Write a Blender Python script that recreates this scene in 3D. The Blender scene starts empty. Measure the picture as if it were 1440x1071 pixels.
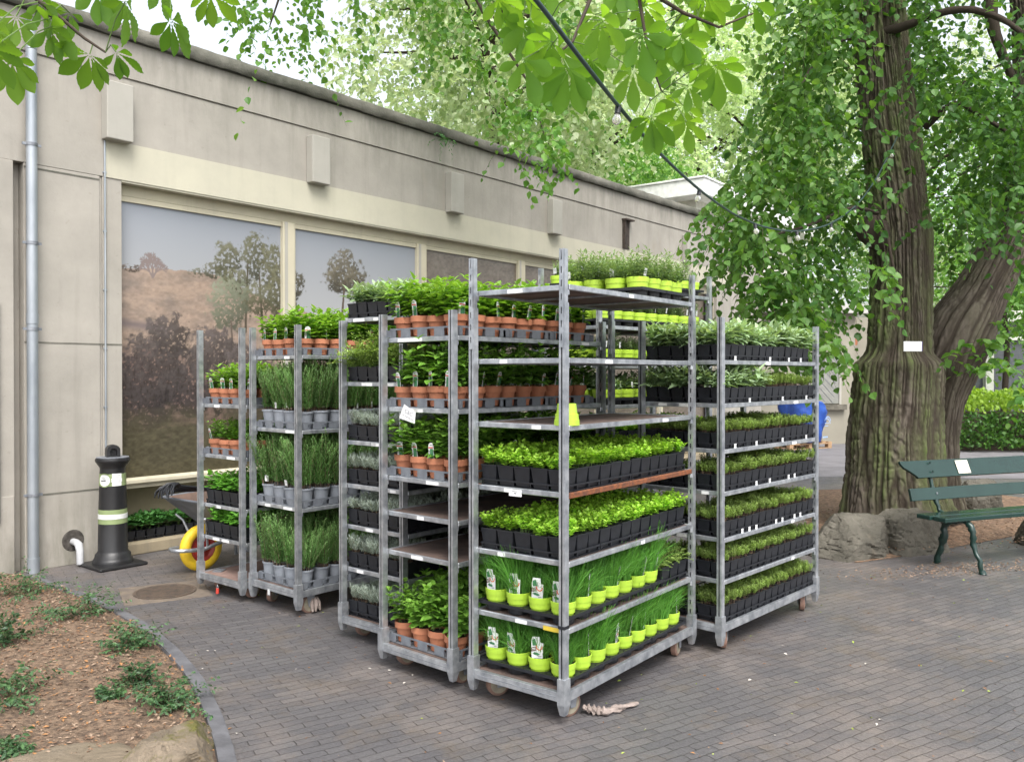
import bpy, math, random
import numpy as np
from mathutils import Vector
rnd = random.Random(7)
C = bpy.context.scene.collection
S = bpy.context.scene
F = 1200.0; HZ = 526.0; CH = 1.58
def at(px, py, d):
    return np.array([(px-720)/F*d, d, CH-(py-HZ)/F*d])
def gp(px, py, z=0.0):
    d = F*(CH-z)/(py-HZ)
    return np.array([(px-720)/F*d, d, z])
# ---------------------------------------------------------------- materials
MATS = {}
def nn(nt, t, **k):
    n = nt.nodes.new(t)
    for a, b in k.items():
        if a.startswith('i_'):
            n.inputs[a[2:].replace('_', ' ')].default_value = b
        else: setattr(n, a, b)
    return n
def c4(c): return (c[0], c[1], c[2], 1)
def base(name):
    m = bpy.data.materials.new(name); m.use_nodes = True
    nt = m.node_tree; nt.nodes.clear()
    out = nt.nodes.new('ShaderNodeOutputMaterial'); b = nt.nodes.new('ShaderNodeBsdfPrincipled')
    nt.links.new(b.outputs[0], out.inputs[0])
    MATS[name] = m
    return m, nt, b, out
def mixc(nt, fac, a, b, bt='MIX'):
    n = nt.nodes.new('ShaderNodeMix'); n.data_type = 'RGBA'; n.blend_type = bt
    for sock, v in ((n.inputs[0], fac), (n.inputs[6], a), (n.inputs[7], b)):
        if hasattr(v, 'links'): nt.links.new(v, sock)
        elif isinstance(v, (int, float)): sock.default_value = v
        else: sock.default_value = c4(v)
    return n.outputs[2]
def ramp(nt, src, lo, hi):
    n = nt.nodes.new('ShaderNodeMapRange'); n.inputs[1].default_value = lo; n.inputs[2].default_value = hi
    nt.links.new(src, n.inputs[0]); return n.outputs[0]
def noise(nt, vec, sc, det=4, rough=.6):
    n = nt.nodes.new('ShaderNodeTexNoise'); n.inputs['Scale'].default_value = sc
    n.inputs['Detail'].default_value = det; n.inputs['Roughness'].default_value = rough
    if vec is not None: nt.links.new(vec, n.inputs['Vector'])
    return n.outputs['Fac']
def mapped(nt, src, rot=(0,0,0), sc=(1,1,1)):
    n = nt.nodes.new('ShaderNodeMapping'); n.inputs['Rotation'].default_value = rot; n.inputs['Scale'].default_value = sc
    nt.links.new(src, n.inputs[0]); return n.outputs[0]
def tc(nt): return nt.nodes.new('ShaderNodeTexCoord').outputs['Object']
def geo(nt): return nt.nodes.new('ShaderNodeNewGeometry').outputs['Position']
def bumpn(nt, b, h, dist, strength=1):
    n = nt.nodes.new('ShaderNodeBump'); n.inputs['Strength'].default_value = strength; n.inputs['Distance'].default_value = dist
    nt.links.new(h, n.inputs['Height']); nt.links.new(n.outputs[0], b.inputs['Normal'])
def mk(name, col, col2=None, rough=.6, metal=0, sc=8, bump=0, bsc=60, spec=.5, lo=.35, hi=.65, orand=0, world=False, sc3=(1,1,1)):
    m, nt, b, out = base(name)
    v = mapped(nt, geo(nt) if world else tc(nt), sc=sc3)
    if col2 is None: col2 = tuple(x*.8 for x in col)
    f = ramp(nt, noise(nt, v, sc), lo, hi)
    c = mixc(nt, f, col, col2)
    if orand:
        oi = nt.nodes.new('ShaderNodeObjectInfo').outputs['Random']
        hs = nt.nodes.new('ShaderNodeHueSaturation'); nt.links.new(c, hs.inputs['Color'])
        nt.links.new(ramp2(nt, oi, 1-orand, 1+orand), hs.inputs['Value']); c = hs.outputs[0]
    nt.links.new(c, b.inputs['Base Color'])
    b.inputs['Roughness'].default_value = rough; b.inputs['Metallic'].default_value = metal
    b.inputs['Specular IOR Level'].default_value = spec
    if bump: bumpn(nt, b, noise(nt, v, bsc, 6), bump)
    return m
def ramp2(nt, src, a, b_):
    n = nt.nodes.new('ShaderNodeMapRange'); n.inputs[3].default_value = a; n.inputs[4].default_value = b_
    nt.links.new(src, n.inputs[0]); return n.outputs[0]
def leafmat(name, col, col2, trans=.4, rough=.42, tcol=None, vein=False):
    m, nt, b, out = base(name)
    at_ = nt.nodes.new('ShaderNodeAttribute'); at_.attribute_name = 'rnd'
    oi = nt.nodes.new('ShaderNodeObjectInfo').outputs['Random']
    c = mixc(nt, at_.outputs['Fac'], col, col2)
    hs = nt.nodes.new('ShaderNodeHueSaturation'); nt.links.new(c, hs.inputs['Color'])
    nt.links.new(ramp2(nt, oi, .82, 1.2), hs.inputs['Value']); c = hs.outputs[0]
    nt.links.new(c, b.inputs['Base Color']); b.inputs['Roughness'].default_value = rough
    b.inputs['Specular IOR Level'].default_value = .35
    t = nt.nodes.new('ShaderNodeBsdfTranslucent')
    tcl = tcol or (1.25, 1.25, .45)
    cc = mixc(nt, 1.0, c, tcl, 'MULTIPLY')
    nt.links.new(cc, t.inputs['Color'])
    mx = nt.nodes.new('ShaderNodeMixShader'); mx.inputs[0].default_value = trans
    nt.links.new(b.outputs[0], mx.inputs[1]); nt.links.new(t.outputs[0], mx.inputs[2])
    nt.links.new(mx.outputs[0], out.inputs[0])
    return m

galv = mk('galvanised steel', (.60,.62,.64), (.27,.29,.32), rough=.36, metal=.7, sc=17, bump=.0006, bsc=60, lo=.3, hi=.7, world=True)
galv_d = mk('dull steel', (.32,.34,.37), (.16,.17,.19), rough=.5, metal=.5, sc=12, bump=.0005, bsc=50)
dark_in = mk('dark channel steel', (.06,.065,.07), rough=.6, metal=.4)
ply = mk('worn plywood', (.16,.11,.09), (.075,.055,.048), rough=.75, sc=7, bump=.0015, bsc=40, world=True)
ply_r = mk('reddish plywood deck', (.28,.19,.16), (.17,.11,.09), rough=.75, sc=6, bump=.001, bsc=40)
rust = mk('rusty steel', (.26,.09,.035), (.12,.05,.03), rough=.8, metal=.2, sc=40, bump=.001, bsc=120)
stick = mk('paper label', (.78,.78,.77), (.55,.55,.54), rough=.7, sc=30, lo=.5, hi=.8)
ink = mk('printed ink', (.05,.05,.06), rough=.7)
inkg = mk('faint grey print', (.35,.35,.37), rough=.7)
wheelm = mk('worn castor rubber', (.26,.15,.11), (.15,.10,.08), rough=.75, sc=30, bump=.001, bsc=80)
wheelh = mk('castor hub', (.33,.30,.22), (.20,.17,.13), rough=.6, sc=20)
terra = mk('terracotta', (.42,.165,.085), (.33,.125,.065), rough=.8, sc=14, bump=.0006, bsc=90, orand=.12)
greyp = mk('grey plastic pot', (.24,.26,.29), (.17,.185,.21), rough=.5, sc=12, orand=.1)
limep = mk('lime green plastic', (.42,.63,.055), (.36,.55,.045), rough=.4, sc=5, orand=.06)
blackp = mk('black plastic', (.014,.0155,.020), (.008,.009,.011), rough=.45, sc=25, lo=.4, hi=.7)
traym = mk('grey plastic tray', (.17,.185,.205), (.12,.13,.15), rough=.5, sc=20)
soilm = mk('potting soil', (.035,.024,.017), (.015,.011,.008), rough=.95, sc=90, bump=.004, bsc=160)
white = mk('white paint', (.74,.75,.74), (.62,.63,.62), rough=.5)
green_tag = mk('green print', (.06,.22,.10), (.03,.12,.06), rough=.5, sc=90)
red_tag = mk('red print', (.60,.06,.04), rough=.5)
orange_tag = mk('orange print', (.72,.14,.04), rough=.5)
brown_tag = mk('dark brown print', (.10,.035,.03), rough=.5)
L_mint = leafmat('mint leaf', (.10,.24,.035), (.22,.41,.065), .35)
L_bright = leafmat('bright mint leaf', (.12,.28,.03), (.25,.42,.07), .42)
L_basil = leafmat('basil leaf', (.08,.25,.03), (.16,.40,.05), .35, .35)
L_rose = leafmat('rosemary leaf', (.085,.20,.055), (.21,.38,.12), .22)
L_lav = leafmat('lavender leaf', (.26,.33,.28), (.42,.48,.42), .15, .6)
L_thyme = leafmat('thyme leaf', (.15,.24,.06), (.33,.46,.13), .3)
L_oreg = leafmat('oregano leaf', (.22,.44,.04), (.42,.66,.09), .4)
L_chive = leafmat('chive blade', (.07,.22,.035), (.17,.42,.07), .3, .35)
L_sage = leafmat('sage leaf', (.20,.33,.16), (.40,.52,.32), .3, .55)
L_herb = leafmat('silvery herb leaf', (.15,.27,.10), (.32,.42,.22), .3, .6)
L_dark = leafmat('strawberry leaf', (.035,.12,.03), (.07,.20,.045), .25)
L_shrub = leafmat('shrub leaf', (.035,.08,.035), (.075,.15,.055), .2, .4)
L_linden = leafmat('linden leaf', (.040,.11,.028), (.11,.235,.05), .5)
L_linden2 = leafmat('bright linden leaf', (.08,.21,.04), (.20,.37,.09), .5)
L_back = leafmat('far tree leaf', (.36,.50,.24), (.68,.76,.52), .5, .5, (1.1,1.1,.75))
L_chest = leafmat('chestnut leaf', (.095,.23,.03), (.21,.38,.06), .6, .4, (1.5,1.4,.45))
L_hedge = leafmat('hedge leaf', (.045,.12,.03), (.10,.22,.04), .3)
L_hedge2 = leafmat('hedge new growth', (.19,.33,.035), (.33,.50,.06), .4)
stem_g = mk('green stem', (.13,.22,.05), (.09,.14,.04), rough=.7)
stem_b = mk('brown stem', (.16,.11,.07), (.09,.06,.04), rough=.85)
twig = mk('twig bark', (.07,.05,.035), (.04,.03,.022), rough=.9)

# ---------------------------------------------------------------- object helpers
def tag(o, label=None, cat=None, group=None, kind=None):
    if label: o['label'] = label
    if cat: o['category'] = cat
    if group: o['group'] = group
    if kind: o['kind'] = kind
    return o
def link(o, parent=None):
    C.objects.link(o)
    if parent is not None: o.parent = parent
    return o
def empty(name, loc, rz=0):
    o = bpy.data.objects.new(name, None); o.empty_display_size = .1
    o.location = loc; o.rotation_euler = (0,0,rz); return link(o)
def ob(name, me, parent=None, loc=None, rz=0, rx=0, ry=0, sc=None):
    o = bpy.data.objects.new(name, me)
    if loc is not None: o.location = loc
    o.rotation_euler = (rx, ry, rz)
    if sc: o.scale = (sc,)*3 if isinstance(sc, (int,float)) else sc
    return link(o, parent)
class MB:
    def __init__(s): s.V=[]; s.F=[]; s.M=[]
    def add(s, V, Fs, m=0):
        o = len(s.V); s.V += [tuple(map(float, v)) for v in V]
        s.F += [tuple(i+o for i in f) for f in Fs]; s.M += [m]*len(Fs)
    def box(s, x0,x1,y0,y1,z0,z1, m=0, rz=0, org=None):
        V = [(x,y,z) for x in (x0,x1) for y in (y0,y1) for z in (z0,z1)]
        if rz:
            ox, oy = org or ((x0+x1)/2,(y0+y1)/2); c, sn = math.cos(rz), math.sin(rz)
            V = [(ox+(x-ox)*c-(y-oy)*sn, oy+(x-ox)*sn+(y-oy)*c, z) for x,y,z in V]
        s.add(V, [(0,1,3,2),(4,6,7,5),(0,4,5,1),(2,3,7,6),(0,2,6,4),(1,5,7,3)], m)
    def prism(s, poly, axis, a0, a1, m=0):
        n = len(poly); V = []
        for a in (a0, a1):
            for p, q in poly:
                V.append({'x':(a,p,q),'y':(p,a,q),'z':(p,q,a)}[axis])
        Fs = [tuple(range(n))[::-1], tuple(range(n, 2*n))] + [(i,(i+1)%n,n+(i+1)%n,n+i) for i in range(n)]
        s.add(V, Fs, m)
    def tube(s, pts, r, n=8, m=0, cap=True):
        pts = [Vector(p) for p in pts]; k = len(pts)
        rs = r if hasattr(r, '__len__') else [r]*k
        V = []; up = None
        for i, p in enumerate(pts):
            d = (pts[min(i+1,k-1)]-pts[max(i-1,0)]).normalized()
            if up is None: up = Vector((0,0,1)) if abs(d.z) < .9 else Vector((1,0,0))
            a = d.cross(up).normalized(); b = a.cross(d).normalized(); up = b
            for j in range(n):
                t = 2*math.pi*j/n; V.append(p + a*math.cos(t)*rs[i] + b*math.sin(t)*rs[i])
        Fs = [(i*n+j, i*n+(j+1)%n, (i+1)*n+(j+1)%n, (i+1)*n+j) for i in range(k-1) for j in range(n)]
        if cap: Fs += [tuple(range(n))[::-1], tuple(range((k-1)*n, k*n))]
        s.add(V, Fs, m)
    def lathe(s, prof, n=20, c=(0,0,0), m=0, axis='z', mi=None):
        V = []
        for r, z in prof:
            for j in range(n):
                t = 2*math.pi*j/n; a, b = r*math.cos(t), r*math.sin(t)
                V.append({'z':(c[0]+a,c[1]+b,c[2]+z),'x':(c[0]+z,c[1]+a,c[2]+b),'y':(c[0]+a,c[1]+z,c[2]+b)}[axis])
        k = len(prof)
        for i in range(k-1):
            s.add([], [], 0)
            o = len(s.V) if i == 0 else o
            Fs = [(i*n+j, i*n+(j+1)%n, (i+1)*n+(j+1)%n, (i+1)*n+j) for j in range(n)]
            if i == 0: s.add(V, Fs, mi[0] if mi else m)
            else:
                s.F += [tuple(q+o for q in f) for f in Fs]; s.M += [mi[i] if mi else m]*n
    def mesh(s, name, mats, smooth=None):
        me = bpy.data.meshes.new(name); me.from_pydata(s.V, [], s.F)
        for m in (mats if isinstance(mats, (list,tuple)) else [mats]): me.materials.append(m)
        me.polygons.foreach_set('material_index', s.M)
        if smooth is not None:
            me.polygons.foreach_set('use_smooth', [True]*len(s.F)); me.set_sharp_from_angle(angle=math.radians(smooth))
        me.update(); return me
    def build(s, name, mats, parent=None, smooth=None, bevel=0, loc=None, rz=0, rx=0, ry=0):
        o = ob(name, s.mesh(name, mats, smooth), parent, loc, rz, rx, ry)
        if bevel:
            b = o.modifiers.new('bevel', 'BEVEL'); b.width = bevel; b.segments = 2; b.limit_method = 'ANGLE'
        return o
class NP:
    def __init__(s): s.g = []; s.n = 0
    def add(s, V, Fq, m=0, r=None):
        V = np.asarray(V, float); Fq = np.asarray(Fq, int)
        if r is None: r = np.full(len(V), .5)
        s.g.append((V, Fq + s.n, m, np.asarray(r, float))); s.n += len(V)
    def inst(s, tpl, M, T, m=0, r=None):
        V, Fq = tpl; k = len(T)
        if k == 0: return
        W = np.einsum('kij,nj->kni', M, V) + T[:,None,:]
        FF = (Fq[None] + (np.arange(k)*len(V))[:,None,None]).reshape(-1, Fq.shape[1])
        if r is None: r = np.random.rand(k)
        s.add(W.reshape(-1,3), FF, m, np.repeat(r, len(V)))
    def mesh(s, name, mats, smooth=False):
        me = bpy.data.meshes.new(name)
        V = np.concatenate([g[0] for g in s.g]); me.vertices.add(len(V)); me.vertices.foreach_set('co', V.astype(np.float32).ravel())
        sizes = np.concatenate([np.full(len(g[1]), g[1].shape[1]) for g in s.g])
        loops = np.concatenate([g[1].ravel() for g in s.g]); mi = np.concatenate([np.full(len(g[1]), g[2]) for g in s.g])
        me.loops.add(len(loops)); me.loops.foreach_set('vertex_index', loops.astype(np.int32))
        me.polygons.add(len(sizes))
        st = np.concatenate([[0], np.cumsum(sizes)[:-1]])
        me.polygons.foreach_set('loop_start', st.astype(np.int32))
        try: me.polygons.foreach_set('loop_total', sizes.astype(np.int32))
        except Exception: pass
        for m in (mats if isinstance(mats, (list,tuple)) else [mats]): me.materials.append(m)
        me.polygons.foreach_set('material_index', mi.astype(np.int32))
        a = me.attributes.new('rnd', 'FLOAT', 'POINT'); a.data.foreach_set('value', np.concatenate([g[3] for g in s.g]).astype(np.float32))
        me.polygons.foreach_set('use_smooth', np.full(len(sizes), bool(smooth)))
        me.update(calc_edges=True); return me
# ---------------------------------------------------------------- leaves
def leafT(w, n=3, fold=.25, curl=.3, shape='oval'):
    t = np.linspace(0, 1, n+1)
    if shape == 'oval': h = np.sin(np.pi*t**.8)
    elif shape == 'heart': h = np.where(t < .3, .35+ (t/.3)*.65, np.cos((t-.3)/.7*np.pi/2)**.8)
    elif shape == 'obov': h = np.sin(np.pi*np.clip(t,0,1)**1.7)**.9
    else: h = np.ones_like(t)
    h = np.maximum(h, .03)*w/2
    z = -curl*t**2*.6
    mid = np.stack([t, t*0, z], 1)
    Lf = np.stack([t, h, z+h*fold], 1); Rt = np.stack([t, -h, z+h*fold], 1)
    V = np.concatenate([mid, Lf, Rt]); N = n+1
    Fq = []
    for i in range(n):
        Fq += [(i, i+1, N+i+1, N+i), (i, 2*N+i, 2*N+i+1, i+1)]
    return V, np.array(Fq)
def rhomb(w, pos=.45, z=.0):
    return np.array([(0,0,0),(pos,w/2,z),(1,0,0),(pos,-w/2,z)], float), np.array([(0,1,2,3)])
def frames(d, up, L, W=None):
    d = d/np.linalg.norm(d, axis=1, keepdims=True)
    y = np.cross(up, d); ln = np.linalg.norm(y, axis=1, keepdims=True); y = np.where(ln > 1e-4, y/np.maximum(ln,1e-6), np.array([[0,1.,0]]))
    z = np.cross(d, y); L = np.asarray(L).reshape(-1,1)*np.ones((len(d),1)); W = L if W is None else np.asarray(W).reshape(-1,1)*np.ones((len(d),1))
    return np.stack([d*L, y*W, z*W], axis=2)
def ribbons(npb, P, w, m=1, rg=None):
    k, s, _ = P.shape
    a = np.random.rand(k)*6.28; side = np.stack([np.cos(a), np.sin(a), a*0], 1)[:,None,:]
    ww = np.linspace(w, w*.55, s)[None,:,None]
    A = P + side*ww/2; B = P - side*ww/2
    V = np.stack([A,B], 2).reshape(k, s*2, 3)
    Fq = np.array([(2*i, 2*i+1, 2*i+3, 2*i+2) for i in range(s-1)])
    FF = (Fq[None] + (np.arange(k)*s*2)[:,None,None]).reshape(-1,4)
    npb.add(V.reshape(-1,3), FF, m, np.repeat(np.random.rand(k) if rg is None else rg, s*2))
def herb(seed, n, h, br, tr, nodes, per, L, tpl, el=(.1,.6), t0=.2, lg=(1.,.6), hv=.25, sw=.002, droop=0., mats=None, name='foliage', az0=None, bare=0):
    np.random.seed(seed); b = NP()
    a = np.random.rand(n)*6.283; r = np.sqrt(np.random.rand(n))
    hh = h*(1 - hv*np.random.rand(n)); seg = 6; t = np.linspace(0,1,seg)
    rad = (br*r)[:,None] + ((tr-br)*r)[:,None]*t[None]**1.3
    ja = a[:,None] + (np.random.rand(n)-.5)[:,None]*1.2*t[None]
    z = hh[:,None]*(t - droop*(r**2)[:,None]*t**2)
    P = np.stack([rad*np.cos(ja), rad*np.sin(ja), z], 2)
    ribbons(b, P, sw, 1)
    ts = np.linspace(t0, .99, nodes)
    for i, tt in enumerate(ts):
        x = tt*(seg-1); j = min(int(x), seg-2); f = x-j
        tj = tt + 0
        pos = P[:,j]*(1-f) + P[:,j+1]*f; tan = P[:,j+1]-P[:,j]
        pos = pos + (np.random.rand(n,3)-.5)*h*.03
        for q in range(per):
            az = np.random.rand(n)*.6 + q*2*np.pi/per + (i%2)*np.pi/per + a*3
            e = np.random.uniform(el[0], el[1], n) + (.5 if i == nodes-1 else 0)
            d = np.stack([np.cos(az)*np.cos(e), np.sin(az)*np.cos(e), np.sin(e)], 1)
            d = d + tan/np.linalg.norm(tan, axis=1, keepdims=True)*.15
            ll = L*(lg[0] + (lg[1]-lg[0])*(tt-t0)/(1-t0))*np.random.uniform(.75,1.15,n)
            up = np.array([[0,0,1.]]) + (np.random.rand(n,3)-.5)*.5
            b.inst(tpl, frames(d, up, ll), pos, 0, np.clip(np.random.rand(n)*.5 + .5*tt, 0, 1))
    return b.mesh(name, mats)
def chives(seed, n=300, h=.255, tr=.15, br=.048):
    np.random.seed(seed); b = NP()
    a = np.random.rand(n)*6.283; r = np.sqrt(np.random.rand(n)); hh = h*np.random.uniform(.5,1.05,n)
    t = np.linspace(0,1,7)[None]; lean = np.random.uniform(.15,1.,n)**1.4
    rad = (br*r)[:,None] + (tr*lean*r*1.4)[:,None]*t**1.7
    z = hh[:,None]*(t - (.45*lean*r)[:,None]*t**3)
    ja = a[:,None] + np.random.randn(n)[:,None]*.35*t
    P = np.stack([rad*np.cos(ja), rad*np.sin(ja), z], 2)
    ribbons(b, P, .003, 0)
    return b.mesh('foliage', [L_chive])
T_mint = leafT(.72, 3, .25, .35, 'heart'); T_basil = leafT(.68, 3, -.35, .4, 'oval'); T_sage = leafT(.34, 4, .3, .5, 'oval')
T_lin = leafT(.85, 3, .2, .3, 'heart'); T_or = leafT(.85, 2, .15, .2, 'oval'); T_obov = leafT(.40, 18, .18, .25, 'obov')
T_obov[0][19:,2] += .012*((np.arange(38)%2)*2-1)
N_need = rhomb(.12); N_sm = rhomb(.5); N_fl = rhomb(.7)
PL = {}
def variants(key, fn, n=3): PL[key] = [fn(100*len(PL)+i) for i in range(n)]
variants('mint', lambda s: herb(s, 15, .20, .04, .10, 6, 2, .055, T_mint, (-.3,.5), .15, (1,.6), .3, .0025, 0, [L_mint, stem_g]), 4)
variants('brightmint', lambda s: herb(s, 16, .19, .04, .10, 6, 2, .052, T_mint, (-.2,.5), .12, (1.1,.8), .35, .0025, 0, [L_bright, stem_g]), 4)
variants('basil', lambda s: herb(s, 12, .13, .03, .08, 4, 2, .05, T_basil, (-.2,.5), .3, (1,.8), .35, .003, 0, [L_basil, stem_g]))
variants('rosemary', lambda s: herb(s, 46, .34, .05, .13, 34, 3, .029, rhomb(.17), (.5,1.0), .08, (1,.65), .35, .003, 0, [L_rose, stem_b]), 4)
variants('lavender', lambda s: herb(s, 40, .09, .035, .066, 9, 3, .024, rhomb(.16), (.2,1.), .25, (1,.9), .35, .002, 0, [L_lav, stem_b]))
variants('thyme', lambda s: herb(s, 60, .080, .038, .052, 9, 3, .0105, N_sm, (.1,.8), .42, (1,1), .4, .0014, 0, [L_thyme, stem_b]), 4)
variants('oregano', lambda s: herb(s, 26, .095, .04, .078, 6, 3, .022, T_or, (-.2,.7), .25, (1,.9), .3, .0018, .3, [L_oreg, stem_g]), 4)
variants('chives', lambda s: chives(s, 220+(s%7)*25, .21+.02*(s%4), .12+.02*(s%3)), 7)
variants('sage', lambda s: herb(s, 9, .10, .02, .06, 5, 2, .078, T_sage, (-.1,.8), .25, (1,.75), .35, .004, 0, [L_sage, stem_g]), 4)
variants('silverherb', lambda s: herb(s, 18, .13, .035, .07, 9, 2, .030, T_sage, (.0,.8), .15, (1,.7), .45, .002, 0, [L_herb, stem_g]), 4)
variants('creeping', lambda s: herb(s, 30, .16, .03, .12, 16, 3, .011, N_sm, (-.2,.6), .1, (1,1), .5, .0015, .9, [L_thyme, stem_g]))
variants('strawberry', lambda s: herb(s, 14, .12, .02, .09, 2, 3, .05, T_basil, (-.1,.4), .7, (1,1), .4, .0025, .1, [L_dark, stem_g]))
# ---------------------------------------------------------------- pots
def round_pot(rt, rb, h, rim, mat, band=True):
    b = MB(); R2 = rt - .004
    k = (rt-.004-rb)
    prof = [(0.001,0),(rb,0),(rb+k*(h-rim)/h,h-rim),(rt,h-rim),(rt,h),(rt-.004,h),(rt-.006,h-.012),(.001,h-.010)]
    b.lathe(prof, 24, mi=[0,0,0,0,0,0,1])
    return b.mesh('pot', [mat, soilm], 35)
def lime_pot():
    b = MB()
    prof = [(.001,.0),(.044,.0),(.049,.045),(.0545,.047),(.0565,.072),(.059,.0725),(.0605,.098),(.058,.100),(.056,.088),(.001,.090)]
    b.lathe(prof, 28, mi=[0]*8+[1]); return b.mesh('pot', [limep, soilm], 30)
def square_pot(w, wb, h):
    b = MB(); a = w/2; c = wb/2; e = .006
    V = [(-c,-c,0),(c,-c,0),(c,c,0),(-c,c,0), (-a,-a,h),(a,-a,h),(a,a,h),(-a,a,h), (-a+e,-a+e,h),(a-e,-a+e,h),(a-e,a-e,h),(-a+e,a-e,h),
         (-a+e,-a+e,h-.008),(a-e,-a+e,h-.008),(a-e,a-e,h-.008),(-a+e,a-e,h-.008)]
    Fs = [(3,2,1,0)]
    for o in (0,4,8): Fs += [(o+i, o+(i+1)%4, o+4+(i+1)%4, o+4+i) for i in range(4)]
    b.add(V, Fs, 0); 
    b.F.append((12,13,14,15)); b.M.append(1)
    r = a*1.005
    for sx, sy in ((1,0),(-1,0),(0,1),(0,-1)):
        if sx: b.box(sx*a-.0015, sx*a+.0015, -a, a, h-.006, h, 0)
        else: b.box(-a-.0012, a+.0012, sy*a-.0015, sy*a+.0015, h-.0062, h+.0002, 0)
    return b.mesh('pot', [blackp, soilm])
POT = {'terra': (round_pot(.0625,.044,.105,.032,terra), .105), 'grey': (round_pot(.0625,.045,.115,.012,greyp), .115),
       'lime': (lime_pot(), .095), 'black': (square_pot(.083,.066,.085), .08), 'blackL': (square_pot(.094,.074,.095), .09)}
PITCH = {'terra': .1275, 'grey': .1285, 'lime': .131, 'black': .0885, 'blackL': .1005}
def open_tray(nx, ny, p, mat, hr, bar=.009, wall=None):
    b = MB(); X = nx*p; Y = ny*p
    b.box(.004, X-.004, .004, Y-.004, .002, .006)
    for y0, y1 in ((.002,.006),(Y-.006,Y-.002)): b.box(.002, X-.002, y0, y1, hr-bar, hr)
    for x0, x1 in ((.002,.006),(X-.006,X-.002)): b.box(x0, x1, .0062, Y-.0062, hr-bar+.0003, hr-.0003)
    ww = .012 if wall is None else wall
    for i in range(nx+1):
        x = min(max(i*p, .012), X-.012)
        for y in (.0045, Y-.0045): b.box(x-ww, x+ww, y-.002, y+.002, .0062, hr-bar+.001)
    for j in range(ny+1):
        y = min(max(j*p, .012), Y-.012)
        for x in (.0045, X-.0045): b.box(x-.002, x+.002, y-ww, y+ww, .0062, hr-bar+.001)
    for i in range(1, nx): b.box(i*p-.0012, i*p+.0012, .008, Y-.008, .0062, hr-.012)
    return b.mesh('carrier_tray', [mat])
def cup_tray(nx, ny, p):
    b = MB(); h = .046; n = 16
    for i in range(nx):
        for j in range(ny):
            cx, cy = (i+.5)*p, (j+.5)*p; V = []
            for k in range(n):
                t = 2*math.pi*(k+.5)/n; c, s_ = math.cos(t), math.sin(t); q = max(abs(c), abs(s_))
                V.append((cx+c/q*p/2, cy+s_/q*p/2, h)); 
            for rr, z in ((.0535,h),(.050,.004)):
                for k in range(n):
                    t = 2*math.pi*(k+.5)/n; V.append((cx+math.cos(t)*rr, cy+math.sin(t)*rr, z))
            Fs = [(a*n+k, a*n+(k+1)%n, (a+1)*n+(k+1)%n, (a+1)*n+k) for a in (0,1) for k in range(n)] + [tuple(range(2*n,3*n))]
            b.add(V, Fs)
    X, Y = nx*p, ny*p
    for y in (0, Y): b.box(-.004, X+.004, y-.003, y+.003, h-.012, h+.004)
    for x in (0, X): b.box(x-.003, x+.003, .0035, Y-.0035, h-.0118, h+.0038)
    return b.mesh('carrier_tray', [blackp])
TRAYC = {}
def tray(kind, nx, ny):
    k = (kind, nx, ny)
    if k not in TRAYC:
        p = PITCH[kind]
        TRAYC[k] = (open_tray(nx,ny,p,traym,.054,.010,.036) if kind in ('terra','grey') else cup_tray(nx,ny,p) if kind == 'lime'
                    else open_tray(nx,ny,p,blackp,.034,.008,.003))
    return TRAYC[k]
# plant tags: small printed cards
def card(parts):
    b = MB()
    mats = []
    for i, (poly, m, dx) in enumerate(parts):
        if m not in mats: mats.append(m)
        n = len(poly); mi = mats.index(m)
        V = [(dx, y, z) for y, z in poly] + [(dx-.0006 if dx <= 0 else dx, y, z) for y, z in poly]
        if i == 0:
            b.add([(0,y,z) for y,z in poly]+[(.0009,y,z) for y,z in poly], [tuple(range(n))[::-1], tuple(range(n,2*n))]+[(k,(k+1)%n,n+(k+1)%n,n+k) for k in range(n)], mi)
        else: b.add([(dx, y, z) for y, z in poly], [tuple(range(n))[::-1]], mi)
    return b.mesh('plant_tag', mats)
def arc(cy, cz, r, a0, a1, n, r2=None):
    p = [(cy+r*math.cos(a0+(a1-a0)*i/n), cz+r*math.sin(a0+(a1-a0)*i/n)) for i in range(n+1)]
    if r2: p += [(cy+r2*math.cos(a1-(a1-a0)*i/n), cz+r2*math.sin(a1-(a1-a0)*i/n)) for i in range(n+1)]
    return p
TAG_T = card([([(-.02,-.02),(.02,-.02)]+arc(0,.045,.02,0,math.pi,8), white, 0),
              ([(-.018,-.02),(.008,-.02),(.008,.034),(-.018,.034)], green_tag, -.0012),
              ([(-.018,.037),(.018,.037),(.018,.043),(-.018,.043)], red_tag, -.0012),
              ([(-.010,.052),(.010,.052),(.010,.0545),(-.010,.0545)], ink, -.0012)]
              + [([(.011,.002+i*.006),(.018,.002+i*.006),(.018,.004+i*.006),(.011,.004+i*.006)], ink, -.0012) for i in range(4)])
TAG_C = card([([(-.028,-.01),(.028,-.016),(.03,.058),(.026,.085),(-.012,.088),(-.016,.062),(-.03,.06)], white, 0),
              (arc(-.01,.042,.017,math.pi*.9,math.pi*2.1,10,.012), orange_tag, -.0012),
              ([(.004,.024),(.028,.016),(.030,.034),(.006,.042)], brown_tag, -.0014),
              ([(.007,.034),(.026,.028),(.026,.031),(.007,.037)], white, -.0018),
              ([(.007,.028),(.026,.022),(.026,.024),(.007,.030)], white, -.0018),
              ([(-.014,.006),(-.004,.001),(.014,.003),(.022,.010),(.012,.015),(-.006,.013)], green_tag, -.0014),
              ([(.0,.048),(.024,.044),(.026,.07),(.012,.078)], green_tag, -.0014),
              ([(-.022,-.004),(-.006,-.006),(-.006,-.001),(-.022,.001)], inkg, -.0014)])
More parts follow.
